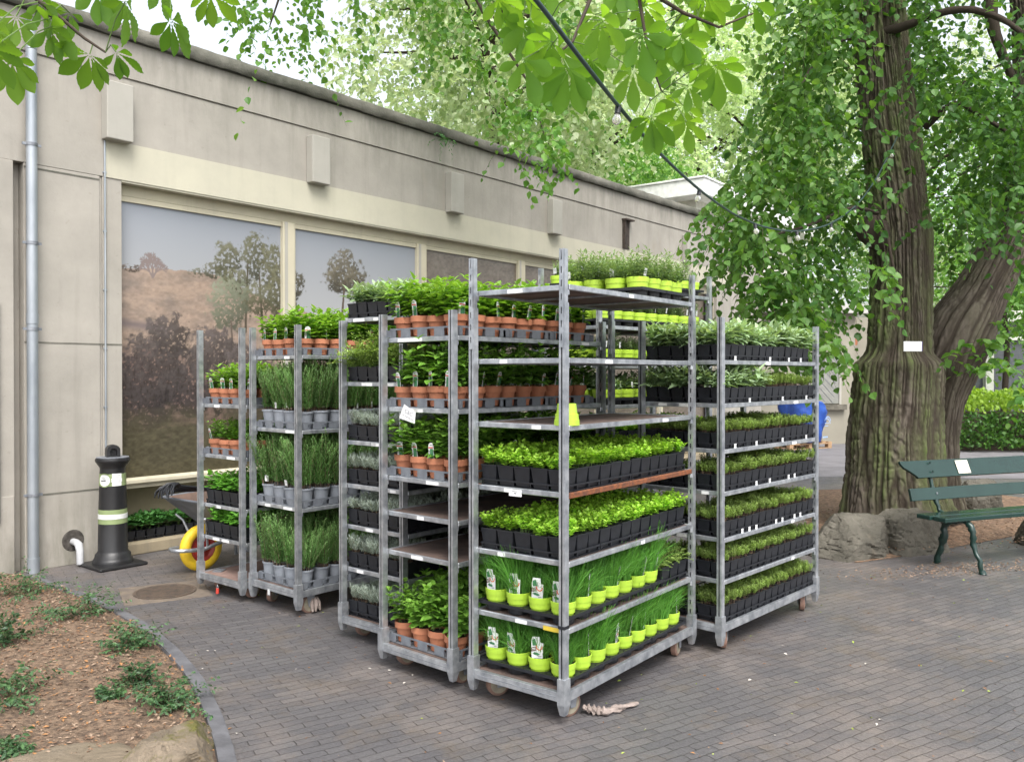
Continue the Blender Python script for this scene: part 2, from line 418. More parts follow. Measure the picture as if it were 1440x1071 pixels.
TAG_W = card([([(-.014,0),(.014,0),(.014,.04),(-.014,.04)], white, 0), ([(-.01,.028),(.01,.028),(.01,.030),(-.01,.030)], inkg, -.0012), ([(-.01,.02),(.006,.02),(.006,.022),(-.01,.022)], inkg, -.0012)])
TAG_S = card([([(-.013,0),(.013,0),(.013,.026),(-.013,.026)], white, 0), ([(-.01,.016),(.01,.016),(.01,.018),(-.01,.018)], inkg, -.0012), ([(-.01,.01),(.006,.01),(.006,.012),(-.01,.012)], inkg, -.0012)])
def ordn(i): return f"{i}{'th' if 10<=i%100<=20 else {1:'st',2:'nd',3:'rd'}.get(i%10,'th')}"
# ---------------------------------------------------------------- trolleys
LL, WW = 1.29, .53
def post_mesh(ext=None, ladder=False):
    b = MB(); w, d = .036, .030; z0, z1 = .2, 1.9
    x0, x1, y0, y1 = -w/2, w/2, -d/2, d/2
    b.box(x0+.003, x1-.003, y0, y0+.003, z0, z1); b.box(x0+.003, x1-.003, y1-.003, y1, z0, z1)
    b.box(x1-.003, x1, y0, y1, z0, z1)
    # face toward the near end: two strips with a groove (or rungs) between
    b.box(x0, x0+.003, y0, y0+.011, z0, z1); b.box(x0, x0+.003, y1-.011, y1, z0, z1)
    if ladder:
        z = z0
        while z < z1-.02: b.box(x0+.0003, x0+.0027, y0+.0108, y1-.0108, z, z+.026); z += .052
    else: b.box(x0+.010, x0+.013, y0+.003, y1-.003, z0, z1, 1)
    # sleeve and foot
    b.box(-.024, .024, -.020, .020, .098, .215); 
    V = [(-.024,-.020,.098),(.024,-.020,.098),(.024,.020,.098),(-.024,.020,.098),(-.014,-.012,.05),(.014,-.012,.05),(.014,.012,.05),(-.014,.012,.05)]
    b.add(V, [(0,1,5,4),(1,2,6,5),(2,3,7,6),(3,0,4,7),(4,5,6,7)])
    return b.mesh('post', [galv, dark_in])
POSTM = {False: post_mesh(), True: post_mesh(ladder=True)}
def ext_mesh(top):
    b = MB(); b.box(-.0145,.0145,-.0115,-.009,1.62,top); b.box(-.0145,.0145,.009,.0115,1.62,top); b.box(.012,.0145,-.009,.009,1.62,top)
    b.box(-.0215,-.0185,-.0115,-.003,1.70,top); b.box(-.0215,-.0185,.003,.0115,1.70,top)
    z = 1.70
    while z < top-.03: b.box(-.0213,-.0187,-.003,.003,z,z+.03); z += .06
    return b.mesh('post_extension', [galv])
wm = MB(); wm.lathe([(.022,-.018),(.052,-.018),(.060,-.013),(.060,.013),(.052,.018),(.022,.018)], 24, axis='y'); WHEEL = wm.mesh('wheel', [wheelm], 40)
hm = MB(); hm.lathe([(.001,-.0195),(.020,-.0195),(.040,-.0185),(.046,-.0185),(.047,.0185),(.020,.0195),(.001,.0195)], 20, axis='y'); HUB = hm.mesh('hub', [wheelh], 30)
fm = MB(); fm.box(-.045,.045,-.035,.035,.128,.136)
for y in (-.026,.026): fm.prism([(-.03,.128),(.035,.128),(.018,.045),(-.012,.045)], 'y', y-.0015, y+.0015)
FORK = fm.mesh('castor', [galv_d])
def shelf_mesh(rail=0, base=False, deck=1):
    b = MB(); x0, x1, y0, y1 = .026, LL-.026, -.012, WW+.012
    zt = 0
    if base:
        b.box(.025, LL-.025, -.018, .004, -.036, .006, 0); b.box(.025, LL-.025, WW-.004, WW+.018, -.036, .006, 0)
        b.box(-.020, .004, .021, WW-.021, -.036, .006, 0); b.box(LL-.004, LL+.020, .021, WW-.021, -.036, .006, 0)
        b.box(.004, LL-.004, .004, WW-.004, -.014, 0, deck)
        b.box(-.0215, -.020, .03, WW-.03, -.017, -.014, 2)
    else:
        b.box(x0, x1, y0, y0+.016, -.021, .004, rail); b.box(x0, x1, y1-.016, y1, -.021, .004, rail)
        b.box(x0-.002, x0+.014, y0+.016, y1-.016, -.021, .004, 0); b.box(x1-.014, x1+.002, y0+.016, y1-.016, -.021, .004, 0)
        b.box(x0+.014, x1-.014, y0+.016, y1-.016, -.010, 0, deck)
        for x, y in ((.0,0),(LL,0),(0,WW),(LL,WW)):      # hooks to the posts
            b.box(x-.012+(.02 if x==0 else -.02), x+.012+(.02 if x==0 else -.02), y-.010, y+.010, -.045, -.0215, 0)
        for x in (.43,.86): b.box(x-.012,x+.012,y0+.016,y1-.016,-.020,-.0105,0)
    return b.mesh('shelf' if not base else 'base_frame', [galv, ply, galv_d, rust, ply_r])
SH = {0: shelf_mesh(), 3: shelf_mesh(rail=3)}
def BVL(o, w=.0025):
    m = o.modifiers.new('bevel','BEVEL'); m.width = w; m.segments = 1; m.limit_method = 'ANGLE'
def trolley(label, Q, deg, base_z, levels, ext=None, rustlv=None, deck=1, stickers=()):
    root = empty('plant_trolley', (Q[0], Q[1], 0), math.radians(deg)); tag(root, label, 'trolley', 'tall steel plant trolleys')
    for x, y, lad in ((0,0,False),(0,WW,False),(LL,0,True),(LL,WW,True)):
        p = ob('post', POSTM[lad], root, (x,y,0))
        if ext: ob('post_extension', EXT(ext), root, (x,y,0))
    bm = shelf_mesh(base=True, deck=deck)
    o = ob('base_frame', bm, root, (0,0,base_z)); BVL(o, .004)
    for i, z in enumerate(levels):
        if z > 1.95 : pass
        o = ob('shelf', SH[3 if rustlv is not None and abs(z-rustlv)<.01 else 0], root, (0,0,z)); BVL(o)
        if rustlv is not None and abs(z-rustlv)<.01: o['label'] = 'shelf with rusty brown rail'
        r_ = random.Random(int(z*1000)+int(Q[0]*100))
        for q in range(r_.choice((1,1,2))):
            ln = r_.uniform(.04,.11); y = r_.uniform(.06,.4)
            b = MB(); b.box(-.0009,0,0,ln,-.019,-.001); s = b.build('sticker', [stick], o, loc=(.0238,y,0))
        if r_.random() < .8:
            b = MB(); ln = r_.uniform(.03,.08); b.box(0,ln,-.0009,0,-.019,-.002); b.build('sticker', [stick], o, loc=(r_.uniform(.2,1.1),-.0122,0))
    for i, (x, y) in enumerate(((.115,.05),(.115,WW-.06),(LL-.10,.05),(LL-.10,WW-.06))):
        a = rnd.uniform(-.7,.7)
        c = ob('castor', FORK, root, (x,y,0), a); ob('wheel', WHEEL, c, (0,0,.06)); ob('hub', HUB, c, (0,0,.06))
    return root
_E = {}
def EXT(t):
    if t not in _E: _E[t] = ext_mesh(t)
    return _E[t]
def W2(root, x, y, z):
    a = root.rotation_euler[2]; l = root.location
    return (l[0]+x*math.cos(a)-y*math.sin(a), l[1]+x*math.sin(a)+y*math.cos(a), z)
NAMES = {'mint':'mint','brightmint':'lemon mint','basil':'basil','rosemary':'rosemary','lavender':'lavender','thyme':'thyme','oregano':'oregano',
         'chives':'chives','sage':'sage','silverherb':'silvery herb','creeping':'creeping thyme','strawberry':'strawberry'}
PCOL = {'terra':'terracotta','grey':'grey','lime':'lime green','black':'black','blackL':'black'}
def fill(root, nick, shelf, z, kind, plant, ny, i0, i1, keep, ptype=None, tags=None, x0=None, tpt=3, sc=1., dy=0, skip=()):
    """pots of one shelf; i runs away from the near end, j from the right side"""
    p = PITCH[kind]; pm, ph = POT[kind]; a = root.rotation_euler[2]
    y0 = (WW-ny*p)/2 + dy; X0 = .034 if x0 is None else x0
    r = random.Random(int(z*997)+int(root.location[0]*1000)+i0)
    tz = z + .001
    # trays
    i = i0
    while i < i1:
        nx = min(tpt, i1-i)
        o = ob('carrier_tray', tray(kind, nx, ny), None, W2(root, X0+i*p, y0, tz), a)
        tag(o, f"{'grey' if kind in ('terra','grey') else 'black'} tray of {NAMES[plant]} pots, {ordn((i-i0)//tpt+1)} tray from near end, {shelf}, {nick}", 'plant tray', 'plastic carrier trays on the trolleys')
        if tags == 'tray':
            for q in range(nx):
                if r.random() < .3: ob('price_label', TAG_S, o, ((q+.5)*p, -.001, .002), math.pi/2)
        i += nx
    for i in range(i0, i1):
        for j in range(ny):
            if not keep(i, j): continue
            if (i,j) in skip: continue
            x, y = X0+(i+.5)*p, y0+(j+.5)*p
            sp = .0015 if kind.startswith('black') else .002
            zz = tz + .0065 + (r.uniform(0,.006) if kind != 'lime' else 0)
            pot = ob(NAMES[plant].replace(' ','_')+'_pot', pm, None, W2(root, x+r.uniform(-sp,sp), y+r.uniform(-sp,sp), zz), a + (r.uniform(-.02,.02) if kind.startswith('black') else r.uniform(0,6)))
            if kind in ('terra','grey'): pot.rotation_euler[0] = r.uniform(-.03,.03); pot.rotation_euler[1] = r.uniform(-.03,.03)
            nm = NAMES[plant]
            tag(pot, f"{nm} pot, {ordn(i+1)} from near end, {ordn(j+1)} row from right, {shelf}, {nick}", 'potted herb', f"{nm} in {PCOL[kind]} pots")
            s = sc*r.uniform(.82,1.14)
            ob('foliage', r.choice(PL[plant]), pot, (0,0,ph-.004), r.uniform(0,6.28), rx=r.uniform(-.1,.1), ry=r.uniform(-.1,.1), sc=(s, s, s*r.uniform(.82,1.10)))
            if tags in ('T','C','W'):
                near = i == i0; right = j == 0
                pr = {'T': .75, 'C': .8 if near else .45, 'W': .6}[tags]
                if (near or right) and r.random() < pr:
                    ra = pot.rotation_euler[2]
                    wa = a if near and not (right and r.random() < .5) else a+math.pi/2
                    rr = .05 if kind != 'lime' else .045
                    wa += r.uniform(-.35,.35) + (.5 if not near else 0)
                    la = wa - ra
                    tg = {'T':TAG_T,'C':TAG_C,'W':TAG_W}[tags]
                    ob('plant_tag', tg, pot, (-rr*math.cos(la), -rr*math.sin(la), ph+(.012 if tags != 'C' else .01)+r.uniform(-.004,.008)), la, ry=r.uniform(-.2,.05), rx=r.uniform(-.12,.12))
def edge(nc, nr, nl=0, ny=4, nfar=0, n=10):
    return lambda i, j: i < nc or j < nr or j >= ny-nl or i >= n-nfar
ALL = lambda i, j: True
SN = lambda k: 'bottom deck' if k == 1 else f'shelf {k}'
# A front trolley
A = trolley('tallest front plant trolley with chives, oregano and empty upper shelves', (.2325,3.82), 52.3, .147, (.43,.73,1.04,1.345,1.65,1.98), ext=2.14, rustlv=1.04)
k = 'front trolley'
fill(A,k,SN(1),.147,'lime','chives',4,0,9,ALL,tags='C')
fill(A,k,SN(2),.43,'lime','chives',4,0,7,ALL,tags='C')
fill(A,k,SN(2),.43,'blackL','creeping',5,0,3,ALL,x0=.034+7*.131+.01,sc=.8)
fill(A,k,SN(3),.73,'blackL','oregano',5,0,12,ALL)
fill(A,k,SN(4),1.04,'blackL','oregano',5,0,12,ALL)
fill(A,k,SN(7),1.98,'lime','silverherb',4,0,4,ALL,tags='W',x0=.72,tpt=2,sc=1.25)
up = ob('flower_pot', POT['lime'][0], None, W2(A,.075,.035,1.346+.100), 1.0, rx=math.pi); up.scale=(.98,.98,1.0)
tag(up, 'empty lime green pot standing upside down on bare shelf of front trolley', 'flower pot')
# B mint trolley
B = trolley('plant trolley of terracotta mint pots directly left of the front trolley', (-.294,4.25), 49, .13, (.63,.84,1.03,1.40,1.77))
k = 'middle trolley'
fill(B,k,SN(6),1.77,'terra','brightmint',4,0,9,edge(3,2,1,4),tags='T')
fill(B,k,SN(5),1.40,'terra','mint',4,0,9,edge(3,2),tags='T',sc=1.18)
fill(B,k,SN(4),1.03,'terra','mint',4,0,9,edge(3,2),tags='T',sc=1.18)
fill(B,k,SN(1),.13,'terra','mint',4,0,9,edge(4,2),sc=1.25)
# C lavender trolley
Cc = trolley('plant trolley of silvery lavender with sage on its top shelf', (-.608,4.774), 50, .13, (.42,.675,.92,1.18,1.53,1.91))
k = 'lavender trolley'
for n_, z in ((1,.13),(2,.42),(3,.675),(4,.92),(5,1.18)): fill(Cc,k,SN(n_),z,'black','lavender',6,0,12,edge(3,1,2,6))
fill(Cc,k,SN(6),1.53,'black','creeping',6,0,9,edge(2,1,2,6),sc=1.65)
fill(Cc,k,SN(7),1.91,'black','sage',6,0,9,edge(2,0,2,6))
# D rosemary trolley
D = trolley('plant trolley of tall rosemary in grey pots', (-1.387,5.53), 48.8, .165, (.70,1.21,1.70))
k = 'rosemary trolley'
for n_, z in ((1,.165),(2,.70),(3,1.21)): fill(D,k,SN(n_),z,'grey','rosemary',4,0,9,edge(2,2,1,4),tags='W',sc=1.10)
fill(D,k,SN(4),1.70,'terra','brightmint',4,0,9,edge(2,2,1,4),tags='T')
# E leftmost trolley
E = trolley('leftmost plant trolley with basil, mint and a bare bottom deck', (-1.868,5.905), 51, .13, (.40,.635,.995,1.36), deck=4)
k = 'leftmost trolley'
fill(E,k,SN(2),.40,'blackL','basil',5,0,10,edge(2,1,1,5))
fill(E,k,SN(3),.635,'blackL','basil',5,0,10,edge(2,1,1,5))
fill(E,k,SN(4),.995,'terra','mint',4,0,8,edge(2,1,1,4),tags='T',sc=.8)
fill(E,k,SN(5),1.36,'terra','brightmint',4,0,8,edge(2,1,1,4),tags='T',sc=.85)
# F rightmost trolley
Ft = trolley('rightmost plant trolley of low thyme in black pots with sage on top', (1.177,4.806), 47.5, .16, (.41,.647,.91,1.15,1.41,1.656))
k = 'rightmost trolley'
for n_, z in ((1,.16),(2,.41),(3,.647),(4,.91),(5,1.15)): fill(Ft,k,SN(n_),z,'black','thyme',6,0,14,edge(2,3,0,6),tags='tray' if n_ > 2 else None)
fill(Ft,k,SN(6),1.41,'black','sage',6,0,6,edge(2,2,1,6),tags='tray',sc=1.15)
fill(Ft,k,SN(6),1.41,'black','thyme',6,6,14,edge(0,3,0,6),tags='tray')
fill(Ft,k,SN(7),1.656,'black','sage',6,0,13,edge(2,2,1,6,1,13),tags='tray',sc=1.2)
# G rear trolley
G = trolley('tall rear plant trolley behind the front trolley with lime pots', (.574,5.6), 44, .15, (.5,.8,1.1,1.37,1.64,1.90,2.16), ext=2.32)
k = 'rear trolley'
for n_, z, pl in ((5,1.37,'sage'),(6,1.64,'silverherb'),(7,1.90,'silverherb'),(8,2.16,'silverherb')):
    fill(G,k,SN(n_),z,'lime',pl,4,0,9,edge(2,2,1,4,1,9),tags='W',sc=.9)
fill(G,k,SN(4),1.1,'black','oregano',6,0,13,edge(2,2,0,6))
# small things on the trolleys
def text_mesh(s, size, mat):
    cu = bpy.data.curves.new('writing', 'FONT'); cu.body = s; cu.size = size; cu.align_x = 'CENTER'; cu.extrude = .0003
    o = bpy.data.objects.new('tmp', cu); C.objects.link(o)
    dg = bpy.context.evaluated_depsgraph_get(); me = bpy.data.meshes.new_from_object(o.evaluated_get(dg)); bpy.data.objects.remove(o)
    me.materials.clear(); me.materials.append(mat); return me
b = MB(); b.add([(0,-.048,.035),(0,.05,.045),(0,.06,-.035),(0,-.062,-.02)],[(0,1,2,3)]); b.add([(-.001,-.048,.035),(-.001,.05,.045),(-.001,.06,-.035),(-.001,-.062,-.02)],[(3,2,1,0)])
paper = b.build('paper_note', [stick], B, loc=(-.028,.30,1.365), rx=.33, ry=.05)
t_ = ob('writing', text_mesh('C&C', .032, inkg), paper, (-.002,0,.006)); t_.rotation_euler = (math.pi/2,0,-math.pi/2)
b = MB()
for i in range(11): b.box(-.0022,-.0017,-.045+i*.0085,-.041+i*.0085,-.014+.002*(i%3),-.006+.002*(i%2))
b.build('faint_writing', [inkg], paper)
b = MB(); b.box(-.0012,0,-.075,.0,-.020,.012); b.box(-.0018,-.0012,-.05,-.02,.002,.004,1); b.box(-.0018,-.0012,-.045,-.03,-.008,-.004,1)
b.build('paper_note', [stick, ink], A, loc=(.0235,.33,1.025))
b = MB(); b.tube([(0,0,0),(0,.008,-.012),(0,.008,-.022),(0,-.008,-.022),(0,-.008,-.012),(0,0,0)], .002, 6, 0); b.lathe([(.001,-.062),(.011,-.062),(.011,-.026),(.001,-.026)], 12, m=1)
b.build('red_seal', [galv, red_tag], E, loc=(-.026,.27,.085), smooth=30)
b = MB(); b.tube([(0,-.012,0),(0,-.012,-.05),(0,.012,-.05),(0,.012,0)], .0025, 6, 0); b.box(-.003,0,-.009,.009,-.045,-.01,1)
b.build('hook_tag', [galv, white], D, loc=(-.026,.30,.15))
# yellow and black tape marks
b = MB(); b.box(-.001,0,0,.09,-.02,.0); ytape = mk('yellow tape', (.65,.48,.05), rough=.5); b.build('tape_strip', [ytape], A, loc=(.0232,.04,.426))
b = MB(); b.box(-.0215,.0205,-.0175,.0175,.0,.014); b.build('tape_band', [blackp], A, loc=(0,0,.44))
# dirty wrapping caught in the wheels
def rag(name, pts, w, h, label, cat, mat, seed):
    np.random.seed(seed); P = np.array(pts, float); n = 60; t = np.linspace(0, len(P)-1, n)
    ctr = np.stack([np.interp(t, range(len(P)), P[:,i]) for i in range(3)], 1)
    tan = np.gradient(ctr, axis=0); tan /= np.linalg.norm(tan, axis=1, keepdims=True); side = np.cross(tan, [0,0,1.])
    m = 22; V = []
    for i in range(n):
        env = (math.sin(math.pi*(.08+.9*i/n))**.6)*(1+.25*math.sin(i*.7))
        for j in range(m):
            a = 2*math.pi*j/m; rr = 1+.28*np.random.randn()*.6+.2*math.sin(5*a+i*.5)
            V.append(ctr[i]+side[i]*math.cos(a)*w*env*rr+np.array([0,0,max(math.sin(a),-.6)*h*env*rr]))
    V = np.array(V); V[:,2] = np.maximum(V[:,2], .006 if name=='crumpled_wrap' else -9)
    Fq = [(i*m+j,i*m+(j+1)%m,(i+1)*m+(j+1)%m,(i+1)*m+j) for i in range(n-1) for j in range(m)]
    b = NP(); b.add(V, Fq); me = b.mesh(name, [mat], True); return me
ragm = mk('dirty cloth', (.34,.28,.25), (.20,.16,.14), rough=.95, sc=30, bump=.006, bsc=70, lo=.3, hi=.7)
g0, g1, g2 = gp(820,1004), gp(850,1006), gp(898,993)
o = ob('crumpled_wrap', rag('crumpled_wrap', [g0+[0,0,.03],(g0+g1)/2+[0,0,.018],g1+[0,0,.012],g2+[0,0,.014]], .024, .018, '', '', ragm, 3))
tag(o, 'long strip of dirty crumpled wrap trailing from front trolley wheel', 'crumpled wrap')
dw = MB()
for i in range(9):
    a = i*.7; dw.tube([(math.cos(a)*.03,math.sin(a)*.02,.10),(math.cos(a)*.045,math.sin(a)*.035,.06),(math.cos(a)*.055+.01*math.sin(i*3),math.sin(a)*.05,.012)], [.012,.016,.007], 7)
o = dw.build('cloth_rag', [ragm], None, loc=W2(D,.14,.05,0), smooth=80); tag(o, 'ragged pinkish cloth wrapped round the rosemary trolley wheel', 'rag')
# ---------------------------------------------------------------- ground
def vnoise(x, y, seed=0):
    x = np.asarray(x, float); y = np.asarray(y, float)
    xi = np.floor(x).astype(int); yi = np.floor(y).astype(int); xf = x-xi; yf = y-yi
    def h(a, b):
        v = np.sin(a*127.1 + b*311.7 + seed*74.7)*43758.5453; return v-np.floor(v)
    u = xf*xf*(3-2*xf); v = yf*yf*(3-2*yf)
    return (h(xi,yi)*(1-u)+h(xi+1,yi)*u)*(1-v) + (h(xi,yi+1)*(1-u)+h(xi+1,yi+1)*u)*v
def fbm(x, y, o=4, seed=0):
    r = 0; a = .5; t = 0
    for i in range(o): r = r + a*vnoise(x*2**i, y*2**i, seed+i); t += a; a *= .55
    return r/t
def paver_mat():
    m, nt, b, out = base('dark clinker pavers')
    v = geo(nt); vw = nt.nodes.new('ShaderNodeVectorMath'); vw.operation = 'ADD'
    ns = nt.nodes.new('ShaderNodeTexNoise'); ns.inputs['Scale'].default_value = 1.1; nt.links.new(v, ns.inputs['Vector'])
    sc = nt.nodes.new('ShaderNodeVectorMath'); sc.operation = 'SCALE'; sc.inputs['Scale'].default_value = .10
    nt.links.new(ns.outputs['Color'], sc.inputs[0]); nt.links.new(v, vw.inputs[0]); nt.links.new(sc.outputs[0], vw.inputs[1])
    ns2 = nt.nodes.new('ShaderNodeTexNoise'); ns2.inputs['Scale'].default_value = 18; nt.links.new(v, ns2.inputs['Vector'])
    sc2 = nt.nodes.new('ShaderNodeVectorMath'); sc2.operation = 'SCALE'; sc2.inputs['Scale'].default_value = .014
    vw2 = nt.nodes.new('ShaderNodeVectorMath'); vw2.operation = 'ADD'
    nt.links.new(ns2.outputs['Color'], sc2.inputs[0]); nt.links.new(vw.outputs[0], vw2.inputs[0]); nt.links.new(sc2.outputs[0], vw2.inputs[1])
    mv = mapped(nt, vw2.outputs[0], rot=(0,0,math.radians(-33)))
    br = nt.nodes.new('ShaderNodeTexBrick'); nt.links.new(mv, br.inputs['Vector'])
    br.inputs['Scale'].default_value = 1; br.inputs['Brick Width'].default_value = .172; br.inputs['Row Height'].default_value = .054
    br.inputs['Mortar Size'].default_value = .0022; br.inputs['Mortar Smooth'].default_value = .6; br.inputs['Bias'].default_value = 0
    br.inputs['Color1'].default_value = (.112,.106,.107,1); br.inputs['Color2'].default_value = (.088,.084,.088,1); br.inputs['Mortar'].default_value = (.042,.036,.032,1)
    c = br.outputs['Color']
    stain = ramp(nt, noise(nt, v, .9, 7, .7), .47, .62)
    # the paler, sandier zones: worn pavers, with their joints filled by sand
    c2 = mixc(nt, 1.0, c, (1.55,1.42,1.28), 'MULTIPLY')
    c = mixc(nt, stain, c, c2)
    dirt = ramp(nt, noise(nt, v, 2.6, 9, .75), .52, .68)
    dm = nt.nodes.new('ShaderNodeMath'); dm.operation='MULTIPLY'; dm.inputs[1].default_value = .55; nt.links.new(dirt, dm.inputs[0])
    c = mixc(nt, dm.outputs[0], c, (.13,.10,.07))
    fine = ramp2(nt, noise(nt, v, 70, 4), .62, 1.38)
    fc = nt.nodes.new('ShaderNodeHueSaturation'); nt.links.new(c, fc.inputs['Color']); nt.links.new(fine, fc.inputs['Value'])
    nt.links.new(fc.outputs[0], b.inputs['Base Color'])
    nt.links.new(ramp2(nt, noise(nt, v, 5, 5), .28, .65), b.inputs['Roughness'])
    ad = nt.nodes.new('ShaderNodeMath'); ad.operation = 'MULTIPLY_ADD'; ad.inputs[1].default_value = -1.0
    nt.links.new(br.outputs['Fac'], ad.inputs[0])
    n2 = nt.nodes.new('ShaderNodeMath'); n2.operation='MULTIPLY'; n2.inputs[1].default_value = .9
    nt.links.new(noise(nt, v, 45, 6), n2.inputs[0]); nt.links.new(n2.outputs[0], ad.inputs[2])
    bumpn(nt, b, ad.outputs[0], .006)
    return m
PAV = paver_mat()
asph = mk('grey asphalt', (.19,.18,.19), (.13,.125,.13), rough=.85, sc=2.2, bump=.003, bsc=60, world=True)
kerbm = mk('dark kerb stone', (.135,.135,.145), (.085,.085,.092), rough=.7, sc=9, bump=.002, bsc=60, world=True)
mulch = mk('wood mulch', (.23,.155,.10), (.09,.06,.04), rough=.95, sc=28, bump=.02, bsc=60, lo=.38, hi=.62, world=True)
def sheet(name, x0, x1, y0, y1, z, m):
    b = MB(); b.add([(x0,y0,z),(x1,y0,z),(x1,y1,z),(x0,y1,z)], [(0,1,2,3)]); o = b.build(name, [m]); tag(o, kind='structure'); return o
sheet('paved_ground', -80, 80, -30, 120, 0, PAV)
b = MB(); b.add([(-60,26,.004),(3.2,13.2,.004),(60,9.0,.004),(60,110,.004),(-60,110,.004)], [(0,1,2,3,4)]); tag(b.build('road', [asph]), kind='structure')
# kerb line of the planting bed
KP = np.array([gp(*p) for p in ((44,812),(60,822),(130,846),(195,880),(240,918),(275,962),(298,1012),(316,1071),(322,1150),(318,1280))])
tt = np.linspace(0, len(KP)-1, 90); KC = np.stack([np.interp(tt, range(len(KP)), KP[:,i]) for i in range(3)], 1)
for _ in range(6): KC[1:-1] = (KC[:-2]+2*KC[1:-1]+KC[2:])/4
tan = np.gradient(KC, axis=0); tan /= np.linalg.norm(tan, axis=1, keepdims=True); sd = np.stack([tan[:,1], -tan[:,0], tan[:,2]*0], 1)
sgn = np.sign((sd[45]*[1,0,0]).sum()); inn = -sd*sgn      # towards the bed (left)
b = MB(); nK = len(KC); V = []
for i in range(nK):
    jit = .004*math.sin(i*1.7)
    for off, z in ((-.045,.0),(-.042,.016+jit*.3),(.028,.022+jit*.3),(.034,-.01)): V.append(KC[i]+inn[i]*off+[0,0,z])
b.add(V, [(i*4+j,i*4+j+1,(i+1)*4+j+1,(i+1)*4+j) for i in range(nK-1) if i%7 != 3 or True for j in range(3)])
k_ = b.build('kerb', [kerbm]); tag(k_, kind='structure')
# planting bed
m_ = 110; V = np.zeros((nK, m_, 3))
for i in range(nK):
    s_ = np.linspace(0,1,m_)**1.3
    end = KC[i]*[0,1,0] + [-5.5,0,0]
    V[i] = KC[i]+inn[i]*.03 + (end-KC[i])*s_[:,None]
X, Y = V[:,:,0], V[:,:,1]
V[:,:,2] = .012 + (fbm(X*9, Y*9, 5, 3)-.45)*.035 + (fbm(X*1.6, Y*1.6, 3, 9))*.05*np.clip(np.linspace(0,1,m_)*6,0,1)[None]
V[:,0,2] = .0
Fq = [(i*m_+j,(i+1)*m_+j,(i+1)*m_+j+1,i*m_+j+1) for i in range(nK-1) for j in range(m_-1)]
b = NP(); b.add(V.reshape(-1,3), Fq); o = ob('planting_bed_soil', b.mesh('planting_bed_soil', [mulch], True)); tag(o, kind='structure')
def bedz(x, y): return .012 + (fbm(x*9,y*9,5,3)-.45)*.035 + fbm(x*1.6,y*1.6,3,9)*.05
def inbed(x, y):
    d = (KC[:,0]-x)**2+(KC[:,1]-y)**2; i = int(np.argmin(d)); return np.dot(np.array([x,y,0])-KC[i]*[1,1,0], inn[i]) > .04
# second bed round the big tree
BP = np.array([gp(1120,742),gp(1150,768),gp(1205,792),gp(1290,780),gp(1330,772),gp(1440,752),gp(1560,735)])
tt = np.linspace(0, len(BP)-1, 80); BC = np.stack([np.interp(tt, range(len(BP)), BP[:,i]) for i in range(3)], 1)
bk = np.array([gp(1120,690),gp(1180,688),gp(1240,684),gp(1300,682),gp(1360,690),gp(1440,700),gp(1600,705)]); BK = np.stack([np.interp(tt, range(len(bk)), bk[:,i]) for i in range(3)], 1)
V = BC[:,None,:] + (BK-BC)[:,None,:]*np.linspace(0,1,60)[None,:,None]; X, Y = V[:,:,0], V[:,:,1]
env = np.clip(np.sin(np.linspace(0,np.pi,60))*2,0,1)[None]
V[:,:,2] = .004 + env*(.09*np.exp(-((X-4.0)**2+(Y-8.4)**2)/1.6) + (fbm(X*8,Y*8,5,4))*.03)
b = NP(); b.add(V.reshape(-1,3), [(i*60+j,(i+1)*60+j,(i+1)*60+j+1,i*60+j+1) for i in range(79) for j in range(59)])
mulch2 = mk('brown mulch', (.27,.17,.105), (.11,.07,.045), rough=.95, sc=26, bump=.02, bsc=60, lo=.38, hi=.62, world=True)
tag(ob('tree_bed_soil', b.mesh('tree_bed_soil', [mulch2], True)), kind='structure')
# litter: chips, petals, leaf bits nobody could count
np.random.seed(5)
def chips(name, label, pts, sz, mats, lift=.006):
    b = NP(); k = len(pts); n = len(mats)
    for q in range(n):
        P = pts[q::n]; kk = len(P); a = np.random.rand(kk)*6.28; tl = np.random.randn(kk)*.25
        d = np.stack([np.cos(a), np.sin(a), tl], 1); b.inst(rhomb(.5,.45,.12), frames(d, np.array([[0,0,1.]])+np.random.randn(kk,3)*.25, sz*np.random.uniform(.5,1.4,kk)), P, q)
    o = ob(name, b.mesh(name, mats)); tag(o, label, 'litter', kind='stuff'); return o
chipA = mk('pale wood chip', (.33,.24,.17), (.24,.165,.11), rough=.9, sc=3, world=True); chipB = mk('brown wood chip', (.22,.13,.08), rough=.9); chipC = mk('orange dry leaf', (.36,.18,.07), rough=.8)
budg = mk('fallen green bud', (.42,.55,.08), rough=.7); budw = mk('pale petal', (.6,.56,.5), rough=.8)
P = []
while len(P) < 9000:
    x, y = np.random.uniform(-4.2,-.9), np.random.uniform(2.5,6.6)
    if inbed(x, y): P.append((x,y,bedz(x,y)+.004))
chips('wood_chips', 'pale wood chips and dry bits scattered over the left planting bed', np.array(P), .022, [chipA, chipB, chipA, chipB, chipB, chipC][:6])
P = np.stack([np.random.uniform(3.2,7,2600), np.random.uniform(7.0,9.6,2600), np.zeros(2600)], 1)
P[:,2] = .012+.09*np.exp(-((P[:,0]-4.0)**2+(P[:,1]-8.4)**2)/1.6)+.02
P = P[P[:,1] > 7.05+.05*P[:,0]+.1]
chips('bark_chips', 'brown bark chips around the foot of the big tree behind the bench', P, .03, [chipA, chipB, chipB])
P = np.stack([np.random.uniform(-2.6,4.6,950), np.random.uniform(3.0,8.5,950), np.full(950,.004)], 1); P = P[[not inbed(p[0],p[1]) for p in P]]
chips('leaf_litter', 'tiny fallen buds, petals and leaf bits scattered on the dark pavers', P, .018, [budg, chipC, chipB, budw, chipA, chipB])
